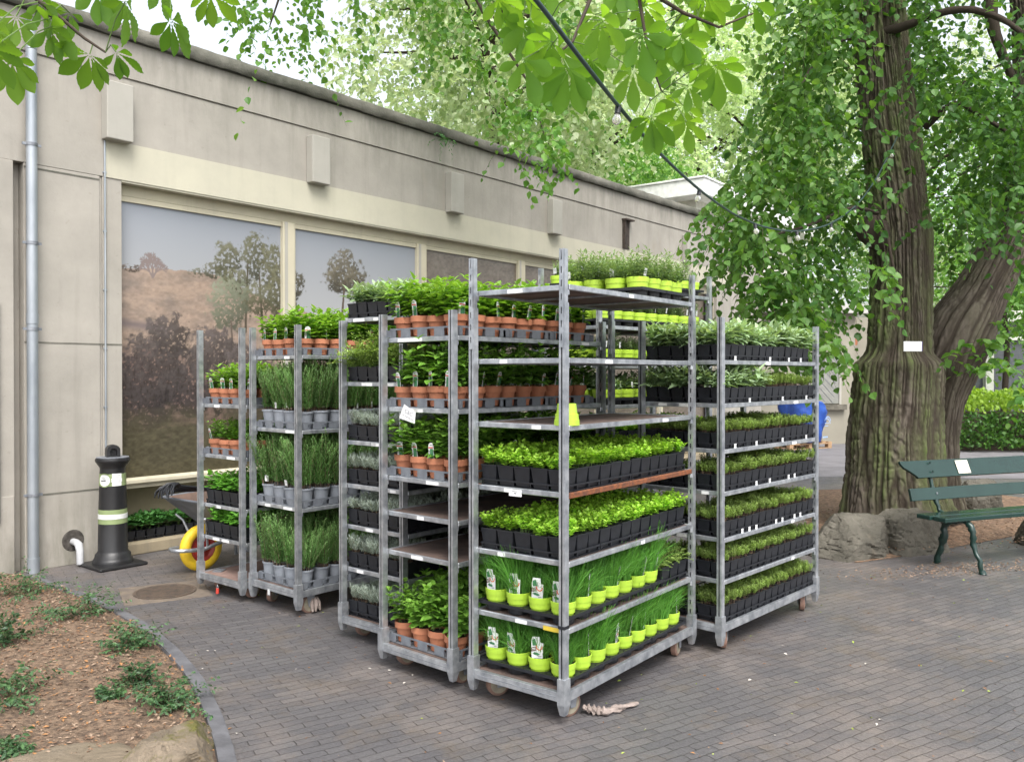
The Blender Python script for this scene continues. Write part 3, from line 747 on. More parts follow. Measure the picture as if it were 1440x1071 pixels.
P = gp(1360,800) + np.random.randn(900,3)*[.55,.12,0]; P[:,2] = .004; P[:,1] += (P[:,0]-P[:,0].mean())*.25
chips('blossom_litter', 'tan fallen blossom litter strewn on the paving under the green bench', P, .02, [chipA, chipB, chipA])
# ---------------------------------------------------------------- pavilion
TH = math.atan2(.7745,.6325); W0 = (-3.384,7.41)
def Ws(s, t, z): return np.array([W0[0]+.6325*s+.7745*t, W0[1]+.7745*s-.6325*t, z])
def concrete(name, c1, c2, bump=.002, streak=.25, bsc=30):
    m, nt, b, out = base(name); v = tc(nt)
    c = mixc(nt, ramp(nt, noise(nt, v, 1.4, 7, .65), .35, .68), c1, c2)
    st = ramp(nt, noise(nt, mapped(nt, v, sc=(3.2,3.2,.25)), 2.2, 6, .6), .52, .75)
    mm = nt.nodes.new('ShaderNodeMath'); mm.operation = 'MULTIPLY'; mm.inputs[1].default_value = streak; nt.links.new(st, mm.inputs[0])
    c = mixc(nt, mm.outputs[0], c, (.13,.12,.10))
    ru = ramp(nt, noise(nt, mapped(nt, v, sc=(1,1,.5)), .9, 5, .7), .62, .8)
    m2 = nt.nodes.new('ShaderNodeMath'); m2.operation = 'MULTIPLY'; m2.inputs[1].default_value = .25; nt.links.new(ru, m2.inputs[0])
    c = mixc(nt, m2.outputs[0], c, (.36,.25,.14))
    if name == 'weathered render':
        sx = nt.nodes.new('ShaderNodeSeparateXYZ'); nt.links.new(v, sx.inputs[0])
        for lo, hi, k, cc in ((3.75,4.55,.6,(.13,.13,.105)),(.75,.0,.7,(.13,.125,.09))):
            zr = ramp(nt, sx.outputs[2], lo, hi); sn = ramp(nt, noise(nt, mapped(nt, v, sc=(2.2,2.2,.5)), 2.4, 8, .7), .42, .66)
            q1 = nt.nodes.new('ShaderNodeMath'); q1.operation='MULTIPLY'; nt.links.new(zr, q1.inputs[0]); nt.links.new(sn, q1.inputs[1])
            q2 = nt.nodes.new('ShaderNodeMath'); q2.operation='MULTIPLY'; q2.inputs[1].default_value = k; nt.links.new(q1.outputs[0], q2.inputs[0])
            c = mixc(nt, q2.outputs[0], c, cc)
        bl = ramp(nt, noise(nt, v, 16, 5, .7), .62, .70); q3 = nt.nodes.new('ShaderNodeMath'); q3.operation='MULTIPLY'; q3.inputs[1].default_value=.25; nt.links.new(bl, q3.inputs[0])
        c = mixc(nt, q3.outputs[0], c, (.17,.15,.12))
    nt.links.new(c, b.inputs['Base Color']); b.inputs['Roughness'].default_value = .85; b.inputs['Specular IOR Level'].default_value = .25
    bumpn(nt, b, noise(nt, v, bsc, 8, .7), bump); return m
conc = concrete('weathered render', (.385,.358,.315), (.295,.277,.243))
cream = concrete('cream painted band', (.50,.475,.375), (.43,.408,.33), .001, .1)
creamf = concrete('cream window frame', (.55,.51,.38), (.46,.42,.32), .001, .15)
coping = concrete('mossy dark coping', (.21,.20,.17), (.055,.06,.045), .010, .8, 18)
brk = concrete('grey bracket box', (.40,.38,.34), (.33,.32,.28), .001, .1)
sill = concrete('stained sill', (.36,.30,.20), (.24,.20,.14), .003, .4)
bld = empty('pavilion', (W0[0], W0[1], 0), TH); tag(bld, 'long flat roofed concrete pavilion with landscape photo windows', 'building')
def bpart(name, boxes, mats, bev=0, parent=None):
    b = MB()
    for x in boxes: b.box(*x[:6], m=x[6] if len(x) > 6 else 0)
    return b.build(name, mats, parent or bld, bevel=bev)
bpart('lower_wall', [(-.79,-.19,-.0,.4,0,3.262),(-3.5,-.87,-.01,.4,0,3.262),(-.87,-.79,.1,.4,0,3.262),(-.165,0,0,.4,0,3.262),(-.19,-.165,.015,.4,0,3.262),
    (-3.5,-.875,-.018,-.0105,0,.62)], [conc], .004)
bpart('end_pier', [(11.55,13.35,0,.4,0,3.25)], [conc], .004)
bpart('upper_wall', [(-3.5,13.35,0,.4,3.265,4.14),(-3.5,13.35,.006,.4,4.1402,4.152),(-3.5,13.35,-.012,.4,4.1522,4.475)], [conc], .003)
b = MB(); n=60
bpart('cream_band', [(-.14,12.15,-.008,-.0005,3.262,3.585),(-.0,11.55,.0,.13,3.245,3.2645)], [cream])
V = []; m = 400; cb = NP()
xs = np.linspace(-3.6,13.45,m)
prof = [(-.055,4.478),(-.075,4.50),(-.075,4.585),(-.05,4.600),(.42,4.60)]
V = np.array([[(x, y+ (fbm(x*9, k*3.3, 4, 2)-.5)*.022, z+(fbm(x*7, k*5.1+9, 4, 8)-.5)*.022) for k,(y,z) in enumerate(prof)] for x in xs])
cb.add(V.reshape(-1,3), [(i*5+j,(i+1)*5+j,(i+1)*5+j+1,i*5+j+1) for i in range(m-1) for j in range(4)])
ob('coping', cb.mesh('coping', [coping], True), bld)
bpart('roof', [(-3.4,13.3,.4,8.5,4.3,4.44)], [coping])
bpart('body_wall', [(-3.4,13.3,.45,8.5,0,4.3)], [conc])
bpart('side_wing', [(13.352,13.75,.5,6,0,3.3),(13.352,13.8,.06,.5,0,4.3)], [conc], .004)
for i, s in enumerate((-.06,2.07,4.16,6.25,8.25,10.27,12.19)):
    if i == 4:
        bpart('bracket_recess', [(s-.10,s-.07,-.06,0,3.60,4.07),(s-.07,s+.10,-.012,0,3.60,4.05),(s-.12,s+.14,-.09,0,4.05,4.075)], [mk('dark empty slot', (.07,.05,.04),(.03,.025,.02), rough=.9)])  # empty bracket place, marked by dark brown plates
    else: bpart('bracket_box', [(s-.115,s+.115,-.11,-.0005,3.575,4.065)], [brk], .008)
bpart('plinth', [(0,11.55,.28,.40,.10,.575),(0,11.55,-.05,.28,0,.10)], [sill], .01)
bpart('window_sill', [(0,11.55,.02,.40,.575,.66),(0,11.55,-.015,.10,.62,.655)], [creamf], .005)
bpart('window_head', [(0,11.55,.10,.2,3.15,3.2445)], [creamf], .003)
for q in ((-.79,-.19,-.0035,-.0005,3.225,3.237),(-.79,0,-.003,-.0005,1.83,1.842),(-.79,-.17,-.003,-.0005,.60,.612)): bpart('wall_joint', [q], [coping])
# landscape posters behind the window frames: a painted mesh, flat like the real one
def poster(s0, s1, idx):
    z0, z1 = .655, 3.155; W = s1-s0; H = z1-z0; st = .0065 if idx < 2 else .012
    nx, nz = int(W/st), int(H/st); u = np.linspace(0,W,nx); v = np.linspace(0,H,nz); U, Vv = np.meshgrid(u, v, indexing='ij'); X = U+s0; Z = Vv+z0
    lerp = lambda a, b, t: np.asarray(a)[None,None,:]*(1-t[...,None])+np.asarray(b)[None,None,:]*t[...,None]
    over = lambda img, col, a: img*(1-a[...,None]) + np.asarray(col)*a[...,None]
    sky = lerp((.43,.435,.445),(.32,.345,.39), np.clip((Z-2.3)/.85,0,1))
    hz = 2.50 - .02*X + .05*np.sin(X*2.2) - .18*np.clip((X-1.0)/.7,0,1) + .02*fbm(X*9, X*0, 3, 1)
    if idx == 1: hz = 2.28 - .32*(X-1.8)**.9*.6 + .02*fbm(X*9, X*0, 3, 1)
    if idx >= 2: hz = 3.1+0*X
    n1 = fbm(X*6, Z*16, 5, 2); n2 = fbm(X*26, Z*40, 4, 5); n3 = fbm(X*70, Z*26, 3, 6)
    hill = lerp((.40,.30,.235),(.27,.215,.18), np.clip((n1-.35)*2.2,0,1)); hill = hill*(.75+.5*n2)[...,None]
    img = np.where((Z < hz)[...,None], hill, sky)
    def bush(img, cx, cz, rx, rz, c1, c2, dens=.5, seed=0, tree=False):
        dx, dz = (X-cx)/rx, (Z-cz)/rz
        w = fbm(X*14+seed, Z*14, 6, seed)*1.1-.5
        r = np.sqrt(dx*dx+dz*dz) + w
        a = np.clip((1-r)*6, 0, 1)*.93*np.clip((fbm(X*45+seed*3, Z*45, 4, seed+2)-(1-dens)*.45-.22)*8, 0, 1)
        col = np.asarray(c1)*(1-n2[...,None]) + np.asarray(c2)*n2[...,None]
        sh = (.75+.45*np.clip(dz-dx*.5,-.8,.9))[...,None]
        return img*(1-a[...,None]) + col*sh*a[...,None]
    def trunk(img, x0, z0_, x1, z1_, w, c):
        t = np.clip(((X-x0)*(x1-x0)+(Z-z0_)*(z1_-z0_))/((x1-x0)**2+(z1_-z0_)**2),0,1)
        d = np.hypot(X-(x0+(x1-x0)*t), Z-(z0_+(z1_-z0_)*t)); return over(img, c, np.clip((w*(1-.5*t)-d)/.004+1, 0, 1))
    if idx == 0:
        r = random.Random(4)
        def dead(img, x, z, a, L, w, d):
            if d == 0: return img
            x2, z2 = x+L*math.cos(a), z+L*math.sin(a); img = trunk(img, x, z, x2, z2, w, (.25,.20,.19))
            for k in (-1,0,1): img = dead(img, x2, z2, a+k*.5+r.uniform(-.2,.2), L*r.uniform(.6,.85), w*.68, d-1)
            return img
        for a_, l_ in ((1.6,.07),(1.0,.055),(2.15,.055)): img = dead(img, .34, 2.46, a_, l_, .009, 5)
        img = bush(img, .13, 2.53, .10, .045, (.24,.17,.13),(.14,.11,.09), .5, 3)
        for cx, cz, rx, rz in ((.80,2.54,.13,.05),(.95,2.58,.12,.09)): img = bush(img, cx, cz, rx, rz, (.23,.22,.17),(.12,.12,.08), .6, int(cx*50))
        img = trunk(img, 1.30, 2.0, 1.33, 2.7, .012, (.10,.08,.06)); img = trunk(img, 1.50, 2.0, 1.46, 2.6, .012, (.10,.08,.06))
        for cx, cz, rx, rz in ((1.10,2.68,.16,.20),(1.40,2.78,.17,.26),(1.62,2.68,.17,.28),(1.5,2.35,.26,.2),(1.2,2.5,.16,.14),(1.66,2.42,.12,.3)):
            img = bush(img, cx, cz, rx, rz, (.24,.23,.15),(.09,.09,.05), .72, int(cx*90))
        img = over(img, (.20,.16,.16), np.clip((.06-np.abs(Z-2.02+.1*(X-.2)))*20,0,1)*np.clip((.6-X)*6,0,1)*.85)
        z_low = 1.92 - .25*np.clip(X-.4,0,9)
        t = np.clip((z_low - Z)*4 + (n1-.5)*1.5, 0, 1); img = img*(1-t[...,None]) + lerp((.26,.17,.14),(.16,.11,.10), n1)*(.7+.6*n2)[...,None]*t[...,None]
        img = bush(img, 1.12, 2.28, .24, .30, (.33,.34,.26),(.17,.19,.12), .8, 21); img = trunk(img, 1.16, 1.75, 1.14, 2.1, .012, (.14,.11,.09))
        for cx, cz, rx, rz, c in ((.50,1.95,.26,.22,.16),(.95,1.82,.30,.25,.17),(.35,1.60,.40,.35,.13),(.8,1.45,.45,.3,.11),(1.35,1.6,.35,.3,.15),(.2,1.25,.35,.3,.10),(1.5,1.3,.4,.3,.11)):
            img = bush(img, cx, cz, rx, rz, (c*1.0,c*.85,c*.82),(c*.45,c*.36,c*.33), .9, int(cx*70+cz*11))
        streak = np.clip((n3-.52)*4,0,1)*np.clip((2.0-Z)*3,0,1); img = img*(1-.35*streak[...,None])
        g = np.clip((1.32-Z)*4+(n1-.5),0,1); img = img*(1-g[...,None]) + (np.array((.085,.075,.045))*(.5+1.0*n2[...,None]))*g[...,None]
    elif idx == 1:
        for cx, cz, rx, rz in ((2.55,2.72,.27,.26),(2.45,2.62,.2,.14),(2.7,2.62,.2,.16)): img = bush(img, cx, cz, rx, rz, (.25,.22,.16),(.09,.08,.06), .8, int(cx*40))
        img = trunk(img, 2.52, 2.2, 2.56, 2.6, .014, (.12,.09,.07))
        for cx, cz, rx, rz in ((1.88,2.5,.15,.2),(1.85,2.25,.1,.1)): img = bush(img, cx, cz, rx, rz, (.2,.18,.12),(.08,.07,.05), .8, int(cx*40))
        t = np.clip((1.9-Z)*3+(n1-.5),0,1); img = img*(1-t[...,None])+np.array((.14,.10,.09))*(.6+.8*n2[...,None])*t[...,None]
    else:
        img = lerp((.24,.205,.17),(.16,.13,.105), n1)*(.7+.6*n2)[...,None]
    img = np.clip(img*.78, .01, .8)
    V = np.stack([X, X*0+.115, Z], 2).reshape(-1,3)
    i, j = np.meshgrid(np.arange(nx-1), np.arange(nz-1), indexing='ij'); a = (i*nz+j).ravel()
    Fq = np.stack([a, a+nz, a+nz+1, a+1], 1); b = NP(); b.add(V, Fq); me = b.mesh('landscape_poster', [POSTM_])
    ca = me.color_attributes.new('Print', 'FLOAT_COLOR', 'POINT'); ca.data.foreach_set('color', np.concatenate([img, np.ones((nx,nz,1))], 2).astype(np.float32).ravel())
    return me
POSTM_, nt, b_, out = base('printed window film'); a_ = nt.nodes.new('ShaderNodeVertexColor'); a_.layer_name = 'Print'; nt.links.new(a_.outputs[0], b_.inputs['Base Color'])
b_.inputs['Roughness'].default_value = .16; b_.inputs['Specular IOR Level'].default_value = .35
ws = [(0.0,1.735),(1.85,3.66),(3.78,5.60),(5.72,7.54),(7.66,9.48),(9.6,11.45)]
for i, (a, c) in enumerate(ws):
    w = bpart('window_frame', [(a-.0 if i else -.0,a+.03,.085,.15,.662,3.148),(c-.02,c+.12 if i < 5 else 11.55,.07,.15,.662,3.148),(a+.03,c-.02,.095,.15,3.10,3.148)], [creamf], .003)
    if i < 5: bpart('mullion', [(c+.0,c+.035,.062,.0695,.662,3.148,0)], [brk], 0, w)
    o = ob('landscape_poster', poster(a+.02, c-.01, i), w)
bpart('doorway', [(11.2,11.5,.06,.07,0,3.1)], [ink])
pv = mk('white pvc', (.48,.49,.50), (.36,.36,.37), rough=.45)
zinc = mk('zinc pipe', (.40,.43,.46), (.27,.30,.33), rough=.45, metal=.5, sc=4, sc3=(1,1,.4), bump=.001, bsc=20)
b = MB(); b.tube([(-.755,-.065,z) for z in (0.0,.5,1.2,1.9,2.6,3.3,4.15)], .041, 18); b.tube([(-.755,-.065,z) for z in (1.98,2.06)], .0445, 18); b.tube([(-.755,-.065,z) for z in (0.,.12)], .046, 18); b.tube([(-.755,-.065,4.15),(-.755,-.045,4.3),(-.755,.05,4.42)], .041, 16)
dp = b.build('drainpipe', [zinc], bld, smooth=40)
for z in (.62,1.94,2.62,3.4):
    b = MB(); b.lathe([(.0415,-.012),(.046,-.012),(.046,.012),(.0415,.012)], 18, c=(-.755,-.065,z)); b.box(-.71,-.685,-.072,-.058,z-.01,z+.01); b.box(-.825,-.80,-.072,-.058,z-.01,z+.01); b.box(-.76,-.75,-.02,.0,z-.01,z+.01)
    b.build('pipe_clamp', [galv_d], dp, smooth=40)
b = MB(); b.tube([(-.15,-.012,.9),(-.15,-.012,2.2),(-.15,-.012,3.57)], .008, 8)
for z in (1.3,1.8,2.3,2.8,3.3): b.box(-.165,-.135,-.014,-.001,z-.006,z+.006)
b.build('conduit', [zinc], bld)
hole = mk('rough dark hole edge', (.09,.08,.07), (.04,.035,.03), rough=.95, sc=30, bump=.01, bsc=40)
b = MB(); b.lathe([(.001,-.0022),(.072,-.0024),(.082,-.0045),(.09,-.001)], 20, c=(-.42,0,.20), axis='y'); b.build('pipe_hole', [hole], bld, smooth=60)
b = MB(); b.tube([(-.42,.0,.19),(-.42,-.06,.19),(-.42,-.105,.175),(-.42,-.125,.13),(-.42,-.128,.02)], [.028,.028,.031,.029,.027], 16); b.build('waste_pipe', [pv], bld, smooth=50)
b = MB(); b.box(-1.15,-.985,-.04,-.012,.42,2.15,0); b.build('poster_frame', [ink], bld)
# small fern growing out of the parapet
np.random.seed(3)
def sprays(b, starts, dirs, length, nl, ls, tpl, droop=.5, tw=.004, mt=1, ml=0, rbase=None, spread=.9):
    k = len(starts); seg = 6; t = np.linspace(0,1,seg)
    d = dirs/np.linalg.norm(dirs,axis=1,keepdims=True); Ln = length*np.random.uniform(.6,1.2,k)
    P = starts[:,None,:] + d[:,None,:]*(t[None,:,None]*Ln[:,None,None]); P[:,:,2] -= droop*Ln[:,None]*t[None]**2
    if tw: ribbons(b, P, tw, mt)
    for i in range(nl):
        tt = (i+.6)/nl; x = tt*(seg-1); j = min(int(x), seg-2); f = x-j
        pos = P[:,j]*(1-f)+P[:,j+1]*f; tan = P[:,j+1]-P[:,j]; tan /= np.linalg.norm(tan,axis=1,keepdims=True)
        side = np.cross(tan, np.array([[0,0,1.]])); side /= np.maximum(np.linalg.norm(side,axis=1,keepdims=True),1e-5)
        sg = (1 if i%2 else -1)
        ld = tan*.6 + side*sg*spread + np.random.randn(k,3)*.35; ld[:,2] -= .35
        r = np.random.rand(k) if rbase is None else np.clip(rbase+np.random.rand(k)*.5-.25,0,1)
        up = np.array([[0,0,1.]])+np.random.randn(k,3)*.55
        b.inst(tpl, frames(ld, up, ls*np.random.uniform(.6,1.25,k)), pos, ml, r)
b = NP(); p0 = Ws(3.9,.09,4.45); st_ = np.repeat(p0[None],14,0); sprays(b, st_, np.random.randn(14,3)+[.4,-.5,.4], .22, 7, .04, T_sage, .6, .003)
o = ob('fern', b.mesh('fern', [L_dark, stem_g])); tag(o, 'small green fern growing from the parapet edge of the pavilion', 'plant')
# ---------------------------------------------------------------- seedlings on the ledge
a_w = TH
for i in range(11):
    for j in range(2):
        p = Ws(.10+i*.093, -.10-j*.093, .108)
        o = ob('strawberry_pot', POT['black'][0], None, p, a_w); tag(o, f"strawberry pot, {ordn(i+1)} from left, {'front' if j==0 else 'back'} row, on ledge under the window", 'potted herb', 'strawberry plants on the window ledge')
        ob('foliage', rnd.choice(PL['strawberry']), o, (0,0,.08), rnd.uniform(0,6), sc=rnd.uniform(.85,1.15))
for q, n_ in ((0,4),(1,4),(2,3)):
    p = Ws(.053+q*4*.093, -.055, .1015); o = ob('carrier_tray', tray('black', n_, 2), None, p, a_w); tag(o, f"black tray of strawberry pots on the window ledge, {('nearest','middle','farthest')[q]} of three", 'plant tray')
# ---------------------------------------------------------------- ash bollard
rub = mk('black bollard plastic', (.012,.012,.013), (.018,.018,.019), rough=.42, sc=7, bump=.0006, bsc=70)
olive = mk('sage green band', (.26,.33,.15), rough=.55)
bp = gp(158,795); bp[2] = 0
bo = empty('ash_bollard', bp, TH); tag(bo, 'black cigarette bin bollard with green and white bands by the wall', 'bollard')
b = MB(); b.box(-.20,.20,-.20,.20,0,.028); b.build('base_plate', [rub], bo, bevel=.012)
b = MB(); b.lathe([(.155,.028),(.155,.05),(.15,.06),(.14,.075),(.137,.10),(.122,.115),(.115,.13),(.108,.5),(.098,.80),(.10,.815),(.122,.85),(.132,.862),(.134,.875),(.130,.888),(.112,.893),(.001,.894)], 36); b.build('body', [rub], bo, smooth=50)
def bandm(z0, z1, mat, nm, e=.0015):
    r = lambda z: .108 + (.098-.108)*(z-.5)/.3 if z > .5 else .115+(.108-.115)*(z-.13)/.37
    b = MB(); b.lathe([(r(z0)-.001,z0),(r(z0)+e,z0+.001),(r(z1)+e,z1-.001),(r(z1)-.001,z1)], 36); return b.build(nm, [mat], bo, smooth=40)
bandm(.355,.472,olive,'green_band'); bandm(.395,.435,white,'white_band',.0032)
g_ = bandm(.665,.765,olive,'green_band')
def curved(poly, th0, r, mat, nm, par):
    b = MB(); V = [(r*math.cos(th0+u/r), r*math.sin(th0+u/r), z) for u, z in poly]; 
    b.add(V, [tuple(range(len(poly)))]); return b.build(nm, [mat], par)
# direction from bollard to camera in bollard space
tc_ = math.atan2(-bp[1], -bp[0]) - TH
def strip(u0, u1, z0, z1, r, mat, nm, n=6):
    b = MB()
    for i in range(n):
        a0, a1 = tc_+(u0+(u1-u0)*i/n)/r, tc_+(u0+(u1-u0)*(i+1)/n)/r
        b.add([(r*math.cos(a0),r*math.sin(a0),z0),(r*math.cos(a1),r*math.sin(a1),z0),(r*math.cos(a1),r*math.sin(a1),z1),(r*math.cos(a0),r*math.sin(a0),z1)], [(0,1,2,3)])
    return b.build(nm, [mat], g_)
strip(-.03,.075,.70,.73,.1062,white,'white_band'); strip(-.005,.07,.668,.768,.1072,stick,'notice',6)
for i in range(3): strip(.008+i*.006,.056-i*.007,.752-i*.012,.756-i*.012,.108,inkg,'notice_line',3)
for i in range(4): strip(.008,.056,.712-i*.009,.7145-i*.009,.108,inkg,'notice_line',3)
def disc(u, z, R, r, mat, nm, a0=0, a1=6.283, R2=None):
    b = MB(); n = 20; V = []
    for i in range(n):
        a = a0+(a1-a0)*i/n; uu = u+R*math.cos(a); V.append((r*math.cos(tc_+uu/r), r*math.sin(tc_+uu/r), z+R*math.sin(a)))
    b.add(V, [tuple(range(n))]); b.build(nm, [mat], g_)
disc(-.068,.716,.058,.1085,olive,'green_roundel'); disc(-.068,.716,.048,.1095,white,'cigarette_sign')
strip(-.10,-.055,.708,.715,.1105,ink,'cigarette_mark',3)
b = MB(); r = .111
for cx, cz, R in ((-.078,.735,.009),(-.066,.727,.007),(-.058,.718,.005)):
    pts = [(r*math.cos(tc_+(cx+R*math.cos(t))/r), r*math.sin(tc_+(cx+R*math.cos(t))/r), cz+R*math.sin(t)) for t in np.linspace(0,6.283,13)]
    b.tube(pts, .0009, 4)
b.build('smoke_mark', [ink], g_)
b = MB()
b.lathe([(.10,0),(.125,.0),(.125,.006),(.001,.007)], 28, c=(0,0,.893)); 
pts = [(.0,y,z) for y, z in ((-.042,.898),(-.044,.94),(-.036,.965),(-.02,.978),(0,.982),(.02,.978),(.036,.965),(.044,.94),(.042,.898))]
top = b.build('cap', [galv_d], bo, smooth=40)
b = MB(); n = 14
O = [(-.052,.0)]+[(.052*math.cos(math.pi-math.pi*i/n), .055+.045*math.sin(math.pi*i/n)) for i in range(n+1)]+[(.052,.0)]
I = [(-.026,.012)]+[(.026*math.cos(math.pi-math.pi*i/n), .045+.028*math.sin(math.pi*i/n)) for i in range(n+1)]+[(.026,.012)]
for dx in (-.04,.04):
    pass
V = [(x,y,z) for x in (-.038,.038) for (y,z) in O] + [(x,y,z) for x in (-.038,.038) for (y,z) in I]; k = len(O)
Fs = []
for i in range(k-1):
    Fs += [(i,i+1,k+i+1,k+i),(2*k+i,3*k+i,3*k+i+1,2*k+i+1),(i,2*k+i,2*k+i+1,i+1),(k+i,k+i+1,3*k+i+1,3*k+i)]
b.add(V, Fs); b.box(-.038,.038,-.05,.05,0,.011); b.box(-.006,.006,-.03,.03,.011,.07)
b.build('hood', [rub], bo, smooth=40, loc=(0,0,.899), rz=tc_+.2)
# ---------------------------------------------------------------- manhole
mp = gp(231,833); iron = mk('rusty manhole iron', (.13,.095,.07), (.075,.06,.05), rough=.7, metal=.3, sc=20, bump=.001, bsc=60)
sandc = mk('brown cement surround', (.17,.135,.10), (.11,.09,.075), rough=.9, sc=9, bump=.003, bsc=40)
mh = empty('manhole_cover', (mp[0],mp[1],0), .5); tag(mh, 'round ribbed manhole cover set in brown cement in the pavers', 'manhole cover')
b = MB(); b.box(-.29,.29,-.27,.27,-.02,.004); b.build('surround', [sandc], mh, bevel=.003)
b = MB(); b.lathe([(.215,.004),(.215,.010),(.195,.010),(.193,.006),(.001,.006)], 40)
for i in range(-8,9):
    y = i*.0225; h_ = math.sqrt(max(.190**2-y*y,0))
    if h_ > .03: b.box(-h_,h_,y-.006,y+.006,.0062,.0095)
b.build('lid', [iron], mh)
# ---------------------------------------------------------------- wheelbarrow
yel = mk('yellow tyre', (.78,.52,.02), (.62,.40,.03), rough=.55, sc=12, lo=.45, hi=.75, bump=.0008, bsc=60)
redm = mk('red wheel rim', (.35,.03,.025), (.22,.03,.02), rough=.45)
tubm = mk('blue grey steel tub', (.20,.22,.25), (.13,.14,.16), rough=.5, metal=.4, sc=8); rustin = mk('dirty tub inside', (.17,.11,.085), (.10,.07,.055), rough=.85, sc=8)
wp = gp(281,803); wr = .187
wb = empty('wheelbarrow', (wp[0]+.0,wp[1]+.02,0), TH+.05); tag(wb, 'wheelbarrow with yellow tyre and red rim parked behind the leftmost trolley', 'wheelbarrow')
b = MB(); n = 40; m = 14
V = [((wr-.045+.045*math.cos(2*math.pi*j/m))*math.cos(2*math.pi*i/n), .043*math.sin(2*math.pi*j/m), wr+(wr-.045+.045*math.cos(2*math.pi*j/m))*math.sin(2*math.pi*i/n)) for i in range(n) for j in range(m)]
b.add(V, [(i*m+j,((i+1)%n)*m+j,((i+1)%n)*m+(j+1)%m,i*m+(j+1)%m) for i in range(n) for j in range(m)])
wh = b.build('wheel', [yel], wb, smooth=60)
b = MB(); b.lathe([(.001,-.028),(.03,-.028),(.035,-.012),(.085,-.012),(.105,-.03),(.112,-.03),(.112,.03),(.105,.03),(.085,.012),(.035,.012),(.03,.028),(.001,.028)], 28, c=(0,0,wr), axis='y'); b.build('rim', [redm], wh, smooth=30)
b = MB(); b.lathe([(.001,-.075),(.012,-.075),(.012,.075),(.001,.075)], 10, c=(0,0,wr), axis='y'); b.build('axle', [galv_d], wh)
# tub: open trough with sloping ends
def tub():
    b = MB(); 
    top = [(-.16,-.30,.585),(-.16,.30,.585),(.62,.33,.60),(.62,-.33,.60)]; bot = [(.12,-.17,.33),(.12,.17,.33),(.46,.18,.31),(.46,-.18,.31)]
    V = top+bot+[(x*.97+.005,y*.95,z+.001) for x,y,z in top]+[(x,y*.93,z+.006) for x,y,z in bot]
    Fs = []
    for i in range(4):
        k = (i+1)%4; Fs += [(i,k,4+k,4+i)]
    Fs += [(4,5,6,7)]; b.add(V, Fs, 0)
    o = len(V)-16; F2 = [(8+i,12+i,12+(i+1)%4,8+(i+1)%4) for i in range(4)]+[(15,14,13,12)]+[(i,8+i,8+(i+1)%4,(i+1)%4) for i in range(4)]
    b.F += F2; b.M += [1]*len(F2)
    for i in range(4): b.tube([top[i], top[(i+1)%4]], .010, 8, 0)
    return b
tub().build('tub', [tubm, rustin], wb)
b = MB()
b.tube([(-.02,-.085,wr),(-.17,-.085,wr+.01),(-.235,-.06,wr+.015),(-.255,0,wr+.015),(-.235,.06,wr+.015),(-.17,.085,wr+.01),(-.02,.085,wr)], .016, 10)
for s_ in (-1,1):
    b.tube([(-.03,s_*.085,wr),(.2,s_*.14,.26),(.5,s_*.20,.33),(.95,s_*.28,.52),(1.25,s_*.30,.60)], .016, 10)
    b.tube([(.0,s_*.085,wr+.005),(-.06,s_*.16,.40),(-.10,s_*.20,.45)], .010, 8)
    b.tube([(.46,s_*.20,.33),(.50,s_*.24,.02),(.62,s_*.24,.02),(.64,s_*.23,.40)], .014, 8)
b.build('frame', [galv], wb, smooth=50)
for s_ in (-1,1):
    b = MB(); b.tube([(1.2,s_*.298,.585),(1.34,s_*.305,.625)], .020, 10); b.build('grip', [blackp], wb)
hb = empty('hand_rakes', (wp[0]-.10, wp[1]+.0, .63), TH+3.3); tag(hb, 'bundle of black curved hand rakes lying on the wheelbarrow tub', 'hand rakes')
r = random.Random(9); b = MB()
for q in range(4): b.tube([(-.35,q*.03-.05,-.02+.0*q),(.10,q*.028-.045,.02+.016*q)], .010, 8)
b.build('handle', [blackp], hb, smooth=50)
b = MB()
for q in range(4):
    for i in range(4):
        a = (i-1.5)*.38+r.uniform(-.15,.15); y = q*.028-.045; z = .02+.016*q
        pts = [(.10,y,z),(.14,y+.05*math.sin(a),z+.025),(.19,y+.10*math.sin(a),z+.022),(.215,y+.13*math.sin(a),z-.01),(.215,y+.14*math.sin(a),z-.045)]
        b.tube(pts, [.010,.010,.009,.008,.005], 6)
b.build('tines', [blackp], hb, smooth=50)
